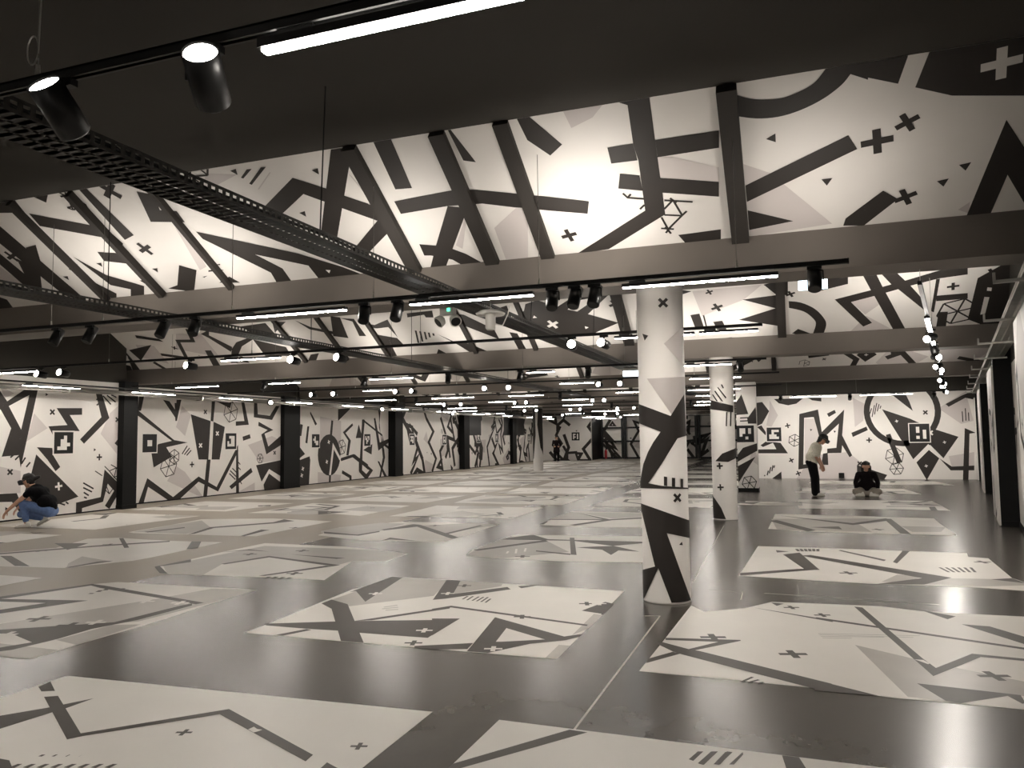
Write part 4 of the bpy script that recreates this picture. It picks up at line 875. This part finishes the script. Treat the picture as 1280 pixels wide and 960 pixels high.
for i, (t, k, y) in enumerate(TRACKS):
    x0 = -14.8; x1 = {('A', 0): 2.0, ('B', 0): xt(1061, y, TZ), ('A', 1): xt(953, y, TZ), ('B', 1): xt(958, y, TZ)}.get((t, k), -.2)
    if k >= 3: x1 = -1.6
    if k < 0: x1 = -.6
    cabs = [xt(p, y, TZ) for p in {('A', 0): (47, 640), ('B', 0): (64, 128, 290, 467, 674, 921)}.get((t, k), ())] or [x0 + 1.2 + 2.9 * j for j in range(5)]
    TR[(t, k)] = track(i, y, x0, x1, [c for c in cabs if c < x1 - .05])
    used_, laid_ = [], []
    for n_, px_ in enumerate((SP_A if t == 'A' else SP_B).get(k, [])):
        x = xt(px_, y, TZ - .1)
        if x > x1: continue
        used_.append(x)
        lab = '%s from the left on the %s lighting track' % (ORD[n_], ORD[i])
        if t == 'A':
            spotlight(x, y, TZ, (R_.uniform(-.2, .2), -.9, .1) if k else ((.1, -.8, .65), (.4, -.8, .5))[n_], 'lit spotlight, ' + lab, lamp=SPOT_W * .5 if k <= 1 else 0, cone=80, r=.06)
        else:
            spotlight(x, y, TZ, (R_.uniform(-.15, .15), .42, .8), 'black spotlight aimed upward, ' + lab, lamp=SPOT_W * (1 if k < 1 else (1.9 if px_ > 830 else 1.6)) if k <= 2 else 0, cone=140)
    bars_ = [(xt(a, y, TZ - .09), xt(b, y, TZ - .09)) for a, b in (BAR_A if t == 'A' else BAR_B).get(k, [])] if k >= 0 else [(-13, -11.6), (-9.5, -8.1), (-6, -4.6), (-2.5, -1.1)]  # bars behind the camera are unseen, added as fill light
    if (t, k) == ('A', 0): bars_ = [(-12.5, -11.1), (-8.5, -7.1), (-5, -3.6)] + bars_
    for n_, (xa, xb) in enumerate(bars_):
        if k > 0: xb = max(xb, xa + 1.1)
        for sx in used_:
            if xa - .12 < sx < xb + .12:
                if sx > (xa + xb) / 2: xb = sx - .14
                else: xa = sx + .14
        if any(xa < q + .05 and xb > p - .05 for p, q in laid_):
            xa = max([xa] + [q + .06 for p, q in laid_ if p < xb and q > xa])
        xb = min(xb, x1 - .05)
        if xb - xa < .35: continue
        laid_.append((xa, xb))
        light_bar(xa, xb, y, TZ, 'lit linear light bar, %s from the left on the %s lighting track' % (ORD[n_], ORD[i]), ovals=8 if (t, k) == ('B', 0) and n_ != 1 else 0, dw=.021 if 0 < k < 3 or t == 'B' and k == 0 else (.016 if k <= 0 else .013))
    if t == 'B' and k >= 3:
        for n_ in range(4):
            sx = -13 + n_ * 3.2
            while any(p - .12 < sx < q + .12 for p, q in laid_): sx -= .15
            spotlight(sx, y, TZ, (R_.uniform(-.15, .15), .42, .8), 'black spotlight aimed upward, %s from the left on the %s lighting track' % (ORD[n_], ORD[i]), lamp=SPOT_W * 1.5, cone=140)

# the track that follows the left wall and the one that follows the right wall
o = empty('lighting_track', (-14.3, 9.0, 2.85)); tag(o, 'black lighting track running along the left wall', 'lighting track')
MB().box(-.018, .018, 0, 40, -.034, 0).build('rail', 'metal_black', o)
for j in range(8): MB().tube((0, 1 + 5 * j, 0), (0, 1 + 5 * j, .75), .003, n=5).build('cable', 'cable_grey', o)
for j, y in enumerate((11.0, 13.7, 16.6, 19.5, 22.6, 26.0, 30.0, 34.0, 38.0, 42.0, 46.0)):
    light_bar(0, 1.3, 0, 2.85, 'lit linear light bar along the left wall, %s from the front' % ORD[j], ang=pi / 2).location = (-14.3, y, 2.85)
for j, y in enumerate((18.7, 25.2, 31.5)):
    spotlight(-14.3, y, 2.85, (.75, -.6, .1), 'lit black spotlight on the left wall track, %s from the front' % ORD[j], lamp=0, r=.06)
o = empty('lighting_track', (-.6, 26.9, 2.9)); tag(o, 'black lighting track in front of the back wall', 'lighting track')
MB().box(0, 5.4, -.018, .018, -.034, 0).build('rail', 'metal_black', o)
for cx in (.5, 2.6, 4.9): MB().tube((cx, 0, 0), (cx, 0, .75), .003, n=5).build('cable', 'cable_grey', o)
for j, (a, b) in enumerate(((.0, 1.4), (2.1, 3.6))): light_bar(a, b, 26.9, 2.9, 'lit linear light bar before the back wall, %s from the left' % ORD[j])
for j, x in enumerate((-.3, 1.8, 4.2)): spotlight(x, 26.9, 2.9, (.05, .8, -.42), 'black spotlight aimed at the back wall, %s from the left' % ORD[j], lamp=SPOT_W * 7, cone=110)
ra = Vector((1.40, 9.2, 0)); o = empty('lighting_track', (ra.x, ra.y, 2.95)); o.rotation_euler = (0, 0, -radians(10))
tag(o, 'black lighting track running along the slanting right wall', 'lighting track')
MB().box(-.018, .018, -1.6, 19, -.034, 0).build('rail', 'metal_black', o)
for j in range(5):
    MB().tube((0, -1.4 + 4.2 * j, 0), (0, -1.4 + 4.2 * j, .8), .003, n=5).build('cable', 'zinc', o)
for j, s in enumerate((.35, 2.05, 8.6, 14.5)):
    p = ra + RD * s; b = light_bar(0, 1.25, 0, 2.95, 'lit linear light bar along the right wall, %s from the front' % ORD[j], ang=pi / 2 - radians(10)); b.location = (p.x, p.y, 2.95)
for j, s in enumerate((1.8, 4.7, 6.6, 7.7, 10.8, 12.6, 13.6, 17.0)):
    p = ra + RD * s; spotlight(p.x, p.y, 2.95, (-.5, -.7, -.2) if j % 2 == 0 else (.2, -.8, -.1), 'lit black spotlight on the right wall track, %s from the front' % ORD[j], lamp=SPOT_W * .45, r=.05, cone=120)

# ------------------------------------------------------------------ cable trays, pipes
def tray(name, label, p0, d, L, w, z, hgt=.07, m='tray_dark', cables=3, side='x'):
    """Perforated tray: side rails with slots, floor strip with slots, cables lying inside."""
    o = empty(name, (p0[0], p0[1], z)); o.rotation_euler = (0, 0, -atan2(d[0], d[1])); tag(o, label, 'cable tray')
    pitch = .06; n = int(L / pitch)
    for sx in (-w/2, w/2):
        mb = MB(); mb.box(sx - .002, sx + .002, 0, L, 0, .018); mb.box(sx - .002, sx + .002, 0, L, hgt - .018, hgt)
        for i in range(n): mb.box(sx - .002, sx + .002, i * pitch, i * pitch + .026, .018, hgt - .018)
        mb.build('side_rail', m, o)
    mb = MB()
    for a, b in ((-w/2, -w/6 - .009), (-w/6 + .009, w/6 - .009), (w/6 + .009, w/2)): mb.box(a, b, 0, L, 0, .003)
    for i in range(n): mb.box(-w/2, w/2, i * pitch, i * pitch + .034, 0, .003)
    mb.build('slotted_floor', m, o)
    R = random.Random(len(label))
    for c in range(cables):
        x = -w/2 + w * (c + .7) / (cables + .4); pts = []
        for i in range(int(L / .5) + 1): pts.append((x + R.uniform(-.02, .02), min(L, i * .5), .02 + .02 * (c % 2) + R.uniform(0, .025)))
        MB().path(pts, .011, 6).build('cable', 'cable_black', o)
    return o
t1 = tray('cable_tray', 'dark slotted cable tray overhead passing beside the front light bar', (-3.2, .6), (0, 1), 27, .30, 3.0, cables=4)
for y in (4.55, 9.2, 12.5, 17, 20):
    MB().tube((0.13, y - .6, .03), (0.17, y - .6, ceil_z(y) - 3.0), .005, n=5).build('hanger', 'cable_black', t1)
t2 = tray('cable_tray', 'dark slotted cable tray overhead on the left side of the hall', (-6.78, 1.5), (0, 1), 25, .34, 3.0, cables=3)
for y in (4.3, 6.0, 9.6, 12.8, 18): MB().tube((0.16, y - 1.5, .03), (0.16, y - 1.5, ceil_z(y) - 3.0), .005, n=5).build('hanger', 'cable_black', t2)
tw = tray('cable_tray', 'galvanised slotted cable tray along the top of the right wall', rpt(6.4, .05)[:2], RD[:2], 23, .24, 2.86, m='zinc', cables=2)
for j in range(9):
    br = MB(); s = .9 + 2.6 * j; br.box(-.32, .16, s - .02, s + .02, -.03, -.004); br.box(-.32, -.30, s - .02, s + .02, -.03, .06); br.build('bracket', 'zinc', tw)
for j, (s_, pw) in enumerate(((3.45, 13.0), (11.6, 9.0))):  # extra spotlights, added to brighten the right-hand parts of the roof slopes
    p = ra + RD * s_; spotlight(p.x, p.y, 2.95, (-.1, .45, .8), 'added black spotlight aimed upward on the right wall track, %s from the front' % ORD[j], lamp=SPOT_W * pw, r=.05, cone=150)
pt = empty('conduit', (-14.75, 8, 2.78)); tag(pt, 'pale conduit pipe running along the top of the left wall', 'conduit')
MB().tube((0, 0, 0), (0, 40, 0), .035, n=10).build('pipe', 'cable_grey', pt); MB().tube((.1, 0, -.06), (.1, 40, -.06), .02, n=8).build('pipe', 'cable_grey', pt)
for j in range(10): MB().box(-.06, .14, j * 4 + .3, j * 4 + .34, -.09, .05).build('clamp', 'zinc', pt)
# cable loop on the front track
lx = xt(40, 2.0, TZ) + 14.8
MB().path([(lx + .028 * sin(t * pi / 10), 0, .11 + .055 * cos(t * pi / 10)) for t in range(21)], .003, 5).build('cable_loop', 'zinc', TR[('A', 0)])
MB().path([(lx + .035, 0, 0), (lx + .028, 0, .08), (lx + .036, 0, .3), (lx + .036, 0, ceil_z(2.0) - TZ)], .003, 5).build('cord', 'zinc', TR[('A', 0)])

# emergency twin lamp, wireless dish, lit exit boxes
yy = 8.6; c = on_axis(560, 396, 1, yy)
o = empty('emergency_light', c); tag(o, 'white twin-headed emergency lamp under the first beam', 'emergency light')
MB().box(-.09, .09, -.05, .05, .02, .16).build('box', 'plastic_white', o); MB().box(.01, .05, -.055, -.05, .06, .10).build('indicator', 'lamp_green', o)
for s in (-1, 1):
    a = Vector((s * .4, -.5, -.5)).normalized(); cc = Vector((s * .11, -.02, -.06))
    h = MB().lathe(cc, [(.02, -.08), (.065, -.05), (.075, 0), (.075, .02), (.06, .022)], 16, a).build('lamp_head', 'plastic_white', o, smooth=True)
    MB().lathe(cc, [(.06, .022), (.055, .026)], 16, a).build('lens', 'metal_black', h); MB().tube((s * .06, 0, .03), cc, .012, n=8).build('arm', 'plastic_white', h)
MB().tube((0, 0, .16), (0, 0, ceil_z(yy) - c.z), .006, n=6).build('hanger', 'cable_grey', o)
yy = 7.62; c = on_axis(613, 394, 1, yy); o = empty('wireless_dish', c); tag(o, 'round white wireless unit beside the cable tray', 'wireless unit')
MB().lathe((0, 0, 0), [(.02, .02), (.15, .0), (.16, .02), (.10, .05), (.03, .06)], 24, (0, 0, 1)).build('dish', 'plastic_white', o, smooth=True)
MB().lathe((0, 0, -.16), [(.04, 0), (.055, .02), (.055, .14), (.05, .18)], 16).build('body', 'plastic_white', o, smooth=True)
MB().path([(.06, 0, -.1), (.14, 0, -.12), (.2, 0, 0), (.22, 0, .08)], .006, 6).build('cable', 'plastic_white', o)
MB().tube((0, 0, .06), (0, 0, BZ0 - c.z), .006, n=6).build('hanger', 'cable_grey', o)
def exit_box(px_, py_, y, w, h, label):
    c = on_axis(px_, py_, 1, y); o = empty('exit_light', c); tag(o, label, 'exit light')
    MB().box(-w/2, w/2, -.04, .04, h/2, h/2 + .05).build('housing', 'plastic_white', o); MB().box(-w/2, w/2, -.03, .03, -h/2, h/2).build('panel', 'sign_glow', o)
    for s in (-1, 1): MB().tube((s * w * .4, 0, h/2 + .05), (s * w * .4, 0, ceil_z(y) - c.z), .004, n=5).build('hanger', 'cable_grey', o)
exit_box(1016, 356, 8.45, .28, .09, 'pale blue lit box behind the spotlight at the end of the second track')
exit_box(789, 467, 14.4, .30, .10, 'pale blue lit box beside the nearest column')

# ------------------------------------------------------------------ people
def blob(name, caps, material, parent, voxel=.012, smooth_it=4, extra=None):
    """Union of tapered limbs and ellipsoids, fused into one continuous skin."""
    bm = bmesh.new()
    for (a, b, r0, r1) in caps:
        a, b = Vector(a), Vector(b); d = b - a; L = d.length
        q = d.to_track_quat('Z', 'Y') if L > 1e-6 else Matrix.Identity(3).to_quaternion()
        n = 12; rings = []
        prof = [(-r0 * sin(t), r0 * cos(t)) for t in (1.35, .9, .45, 0)] + [(L + r1 * sin(t), r1 * cos(t)) for t in (0, .45, .9, 1.35)]
        for z, r in prof: rings.append([bm.verts.new(a + q @ Vector((r * cos(2*pi*i/n), r * sin(2*pi*i/n), z))) for i in range(n)])
        for A, B in zip(rings, rings[1:]):
            for i in range(n): bm.faces.new((A[i], A[(i+1) % n], B[(i+1) % n], B[i]))
        bm.faces.new(list(reversed(rings[0]))); bm.faces.new(rings[-1])
    for (c, rad, rot) in (extra or []):
        g_ = bmesh.ops.create_uvsphere(bm, u_segments=20, v_segments=14, radius=1.0)
        M_ = Matrix.Translation(Vector(c)) @ Matrix.Rotation(rot, 4, 'Y') @ Matrix.Diagonal((*rad, 1))
        bmesh.ops.transform(bm, matrix=M_, verts=g_['verts'])
    me = bpy.data.meshes.new(name); bm.to_mesh(me); bm.free(); ob = bpy.data.objects.new(name, me); COL.objects.link(ob)
    md = ob.modifiers.new('r', 'REMESH'); md.mode = 'VOXEL'; md.voxel_size = voxel; md.use_smooth_shade = True
    sm = ob.modifiers.new('s', 'SMOOTH'); sm.factor = .5; sm.iterations = smooth_it
    dg = bpy.context.evaluated_depsgraph_get(); me2 = bpy.data.meshes.new_from_object(ob.evaluated_get(dg)); ob.modifiers.clear(); ob.data = me2
    me2.materials.clear(); me2.materials.append(MATS[material])
    for p in me2.polygons: p.use_smooth = True
    if parent: ob.parent = parent
    return ob
def hand(caps, wrist, fwd, side, down, curl=.35):
    """Palm, four unequal bent fingers and a thumb that leaves the side of the palm."""
    w = Vector(wrist); f = Vector(fwd).normalized(); s = Vector(side).normalized(); d = Vector(down).normalized()
    k = w + f * .085
    for i in (-1.1, -.35, .4, 1.1): caps.append((w + s * (i * .014), k + s * (i * .022), .016, .012))
    for i, L in ((-1.15, .072), (-.4, .082), (.38, .076), (1.1, .060)):
        b = k + s * (i * .023); m1 = b + (f * cos(curl) + d * sin(curl)) * L * .5; m2 = m1 + (f * cos(2*curl) + d * sin(2*curl)) * L * .5
        caps.append((b, m1, .0095, .009)); caps.append((m1, m2, .009, .0075))
    t0 = w + f * .025 - s * .028; t1 = t0 + f * .035 - s * .03 + d * .012; caps.append((t0, t1, .013, .011)); caps.append((t1, t1 + f * .034 + d * .012, .011, .008))
def head_parts(H, fwd, up):
    """Skull, jaw, nose, brow and ears around centre H."""
    H = Vector(H); f = Vector(fwd).normalized(); u = Vector(up).normalized(); s = u.cross(f)
    caps = [(H - f * .03 + u * .035, H + f * .02 + u * .03, .088, .082), (H + f * .035 - u * .045, H + f * .05 - u * .075, .058, .040), (H + f * .095 + u * .012, H + f * .112 - u * .022, .008, .013),
            (H + f * .075 - s * .03 + u * .03, H + f * .075 + s * .03 + u * .03, .018, .018), (H + f * .082 - s * .018 - u * .048, H + f * .082 + s * .018 - u * .048, .011, .011)]
    for k in (-1, 1): caps.append((H + s * (k * .083) + u * .018, H + s * (k * .083) - u * .022, .014, .011))
    return caps
def hair_cap(H, fwd, up, long=False):
    H = Vector(H); f = Vector(fwd).normalized(); u = Vector(up).normalized(); s = u.cross(f)
    c = [(H - f * .04 + u * .055, H + f * .015 + u * .062, .094, .080), (H - f * .06 + u * .0, H - f * .05 - u * .05, .075, .055)]
    if long: c += [(H - f * .055 - u * .05, H - f * .06 - u * .16, .062, .04)]
    for k in (-1, 1): c.append((H + s * (k * .07) - f * .03 + u * .04, H + s * (k * .075) - f * .02 - u * .03, .03, .02))
    return c
def headset_on(H, fwd, up, parent):
    H = Vector(H); f = Vector(fwd).normalized(); u = Vector(up).normalized(); s = u.cross(f)
    hs = MB(); hs.obox(H + f * .125 + u * .025, f * .038, s * .082, u * .046); o = hs.build('headset', 'headset', parent)
    bv = o.modifiers.new('b', 'BEVEL'); bv.width = .018; bv.segments = 3
    st = MB(); pts = []
    for t in range(25):
        a = 2 * pi * t / 24; pts.append(H + f * (.105 * cos(a) - .01) + s * (.098 * sin(a)) + u * .035)
    st.path(pts, .012, 6); st.path([H + f * .1 + u * .07, H + f * .04 + u * .15, H - f * .06 + u * .145, H - f * .115 + u * .05], .011, 6); st.build('head_strap', 'headset', o)
def shoe(parent, heel, toe, pitch=0.0, m='sneaker'):
    h, t = Vector(heel), Vector(toe); d = (t - h).normalized(); L = (t - h).length
    up = Vector((0, 0, 1)); up = (up - d * up.dot(d)).normalized(); s = up.cross(d)
    o = blob('shoe', [(h + up * .045 + d * .03, h + up * .04 + d * L * .55, .042, .045), (h + up * .035 + d * L * .5, h + up * .03 + d * (L - .035), .046, .034), (h + up * .06 + d * .03, h + up * .085 + d * .045, .04, .042)], m, parent, .01, 3)
    MB().obox(h + d * L / 2 + up * .008, d * (L / 2 - .005), s * .042, up * .009).build('sole', 'sole', o)
    return o
def place(o, x, y, face):
    o.location = (x, y, .004); o.rotation_euler = (0, 0, atan2(face[1], face[0]))
left_im, right_im, to_cam = (-_r0.x, -_r0.y), (_r0.x, _r0.y), None

# --- crouching visitor at the left wall (local frame: x forward, y to the body's left, z up)
P_ = empty('person', (0, 0, 0)); tag(P_, 'person crouching in a black tee and blue jeans, wearing a headset, reaching to the floor', 'person')
Hc = (.09, .0, .875); hf, hu = (.93, 0, -.36), (.36, 0, .93)
cb = head_parts(Hc, hf, hu) + [((.02, 0, .80), (-.06, 0, .72), .052, .06), ((-.08, 0, .68), (-.27, 0, .36), .12, .12), ((-.07, -.16, .70), (-.07, .16, .70), .06, .06)]
cb += [((-.06, .19, .69), (.13, .20, .535), .050, .042), ((.13, .20, .535), (.39, .16, .32), .041, .028)]; hand(cb, (.39, .16, .32), (.55, -.05, -.83), (.1, 1, .0), (-.7, 0, -.5), .25)
cb += [((-.06, -.19, .69), (.16, -.20, .53), .050, .042), ((.16, -.20, .53), (.34, -.12, .36), .041, .028)]; hand(cb, (.34, -.12, .36), (.6, .15, -.75), (.1, -1, .0), (-.7, 0, -.5), .35)
cb += [((-.30, .10, .33), (.10, .14, .47), .075, .055), ((.10, .14, .47), (.03, .15, .10), .052, .035), ((-.30, -.10, .33), (.28, -.13, .25), .075, .055), ((.28, -.13, .25), (-.13, -.14, .13), .05, .035)]
body = blob('body', cb, 'skin', P_, .0085, 3)
blob('hair', hair_cap(Hc, hf, hu) + [((-.03, 0, .93), (-.10, 0, .955), .045, .035)], 'hair', P_, .01, 3); headset_on(Hc, hf, hu, P_)
blob('shirt', [((-.07, 0, .675), (-.30, 0, .38), .155, .155), ((-.13, -.10, .66), (-.13, .10, .66), .12, .12), ((-.06, -.17, .70), (-.06, .17, .70), .075, .075), ((-.27, -.08, .48), (-.27, .08, .48), .14, .14), ((-.06, .19, .69), (.01, .205, .63), .068, .062), ((-.06, -.19, .69), (.01, -.205, .63), .068, .062)], 'tee_black', P_, .012, 4)
blob('jeans', [((-.30, .08, .31), (.10, .14, .455), .118, .078), ((.10, .14, .455), (.035, .15, .15), .076, .055), ((-.30, -.08, .31), (.28, -.13, .235), .118, .075), ((.28, -.13, .235), (-.10, -.14, .15), .07, .052), ((-.33, -.07, .30), (-.33, .07, .30), .12, .12)], 'jeans', P_, .012, 4)
shoe(P_, (-.05, .15, .0), (.225, .16, .0)); shoe(P_, (-.25, -.14, .12), (-.03, -.15, .0))
pc = gp(40, 659); place(P_, pc[0], pc[1], (-_r0.x - .05 * _f.x, -_r0.y - .05 * _f.y))

# --- bending visitor
P_ = empty('person', (0, 0, 0)); tag(P_, 'person bending forward in a white patterned shirt and black trousers, wearing a headset', 'person')
Hc = (.20, 0, 1.44); hf, hu = (.80, 0, -.60), (.60, 0, .80)
cb = head_parts(Hc, hf, hu) + [((.13, 0, 1.37), (.05, 0, 1.30), .05, .058), ((.02, 0, 1.24), (-.10, 0, .94), .11, .12), ((.03, -.16, 1.27), (.03, .16, 1.27), .055, .055)]
for s in (-1, 1):
    cb += [((.03, s * .18, 1.26), (.05, s * .21, 1.00), .046, .038), ((.05, s * .21, 1.00), (.15, s * .15, .78), .037, .027)]
    hand(cb, (.15, s * .15, .78), (.25, -.1 * s, -.95), (.9, .1, .2), (.1, -s, 0), .3)
    cb += [((-.10, s * .09, .92), (-.03, s * .10, .50), .08, .055), ((-.03, s * .10, .50), (-.03, s * .10, .09), .055, .035)]
blob('body', cb, 'skin', P_, .0085, 3); blob('hair', hair_cap(Hc, hf, hu, True), 'hair', P_, .01, 3); headset_on(Hc, hf, hu, P_)
cs = [((.03, 0, 1.24), (-.08, 0, .98), .15, .155), ((.02, -.15, 1.25), (.02, .15, 1.25), .085, .085), ((-.08, -.07, 1.0), (-.08, .07, 1.0), .15, .15), ((-.09, -.06, .90), (-.09, .06, .90), .145, .145)]
for s in (-1, 1): cs.append(((.03, s * .18, 1.26), (.045, s * .205, 1.06), .068, .066))
blob('shirt', cs, 'shirt_white', P_, .012, 4)
ct = [((-.10, -.07, .87), (-.10, .07, .87), .138, .138)]
for s in (-1, 1): ct += [((-.09, s * .09, .86), (-.03, s * .11, .48), .115, .098), ((-.03, s * .11, .48), (-.02, s * .11, .08), .098, .09)]
blob('trousers', ct, 'trouser_black', P_, .012, 4)
for s in (-1, 1): shoe(P_, (-.09, s * .11, 0), (.19, s * .13, 0))
pc = gp(1021, 620); place(P_, pc[0], pc[1], (_r0.x - .55 * _f.x, _r0.y - .55 * _f.y))

# --- seated visitor
P_ = empty('person', (0, 0, 0)); tag(P_, 'person sitting cross-legged on the floor in a dark sweater and beige trousers', 'person')
Hc = (.05, 0, .735); hf, hu = (.98, 0, -.18), (.18, 0, .98)
cb = head_parts(Hc, hf, hu) + [((.02, 0, .66), (-.01, 0, .58), .05, .058), ((-.02, 0, .52), (-.08, 0, .14), .11, .12), ((-.02, -.16, .55), (-.02, .16, .55), .055, .055)]
for s in (-1, 1):
    cb += [((-.02, s * .19, .54), (.05, s * .26, .33), .046, .038), ((.05, s * .26, .33), (.20, s * .25, .18), .037, .027)]
    hand(cb, (.20, s * .25, .18), (.85, -.1 * s, -.45), (0, 1, 0), (.2, 0, -1), .35)
    cb += [((-.05, s * .11, .11), (.27, s * .27, .12), .075, .055), ((.27, s * .27, .12), (.33, -s * .07, .07), .05, .035)]
blob('body', cb, 'skin', P_, .0085, 3)
blob('hair', hair_cap(Hc, hf, hu, True) + [((.0, -.09, .74), (-.01, -.10, .62), .035, .025), ((.0, .09, .74), (-.01, .10, .62), .035, .025), ((.05, -.06, .815), (.05, .06, .815), .045, .045)], 'hair', P_, .01, 3)
cs = [((-.02, 0, .50), (-.08, 0, .18), .145, .15), ((-.02, -.15, .53), (-.02, .15, .53), .085, .085), ((-.06, -.08, .25), (-.06, .08, .25), .145, .145)]
for s in (-1, 1): cs += [((-.02, s * .19, .54), (.05, s * .26, .33), .068, .058), ((.05, s * .26, .33), (.185, s * .25, .195), .056, .044)]
blob('sweater', cs, 'sweater_dark', P_, .012, 4)
ct = [((-.09, -.08, .12), (-.09, .08, .12), .12, .12)]
for s in (-1, 1): ct += [((-.05, s * .11, .12), (.27, s * .27, .12), .105, .082), ((.27, s * .27, .11), (.33, -s * .03, .075), .078, .058)]
blob('trousers', ct, 'pants_beige', P_, .012, 4)
for s in (-1, 1): shoe(P_, (.34, -s * .05, .0), (.36, -s * .28, .0))
pc = gp(1084, 620); d_ = Vector((EYE.x - pc[0], EYE.y - pc[1])); d_.normalize(); place(P_, pc[0] - d_.x * .1, pc[1] - d_.y * .1, (d_.x, d_.y))

# --- far visitor
P_ = empty('person', (0, 0, 0)); tag(P_, 'person standing in black clothes far down the hall', 'person')
Hc = (.04, 0, 1.53); hf, hu = (1, 0, -.1), (.1, 0, 1)
cb = head_parts(Hc, hf, hu) + [((.0, 0, 1.46), (-.02, 0, 1.38), .05, .058), ((-.02, 0, 1.30), (-.03, 0, .92), .11, .11)]
for s in (-1, 1):
    cb += [((-.02, s * .18, 1.35), (-.01, s * .24, 1.08), .046, .038), ((-.01, s * .24, 1.08), (.16, s * .15, 1.0), .037, .027), ((-.02, s * .09, .9), (0, s * .10, .5), .075, .055), ((0, s * .10, .5), (-.02, s * .10, .09), .05, .035)]
    hand(cb, (.16, s * .15, 1.0), (.9, -.3 * s, .1), (0, 0, 1), (0, -s, 0), .35)
blob('body', cb, 'skin', P_, .0095, 3); blob('hair', hair_cap(Hc, hf, hu, True), 'hair', P_, .01, 3)
cs = [((-.02, 0, 1.28), (-.03, 0, .95), .15, .14), ((-.02, -.15, 1.32), (-.02, .15, 1.32), .085, .085), ((-.03, -.07, .98), (-.03, .07, .98), .14, .14), ((-.03, -.06, .72), (-.03, .06, .72), .16, .16)]
for s in (-1, 1): cs += [((-.02, s * .19, 1.35), (-.01, s * .25, 1.08), .068, .06), ((-.01, s * .25, 1.08), (.10, s * .19, 1.03), .056, .05)]
blob('jacket', cs, 'sweater_dark', P_, .014, 4)
ct = []
for s in (-1, 1): ct += [((-.02, s * .09, .85), (0, s * .10, .48), .11, .085), ((0, s * .10, .48), (-.02, s * .10, .10), .085, .075)]
blob('trousers', ct, 'trouser_black', P_, .014, 4)
for s in (-1, 1): shoe(P_, (-.09, s * .10, 0), (.18, s * .12, 0))
pc = gp(696, 578); d_ = Vector((EYE.x - pc[0], EYE.y - pc[1])); d_.normalize(); place(P_, pc[0], pc[1], (d_.x, d_.y))
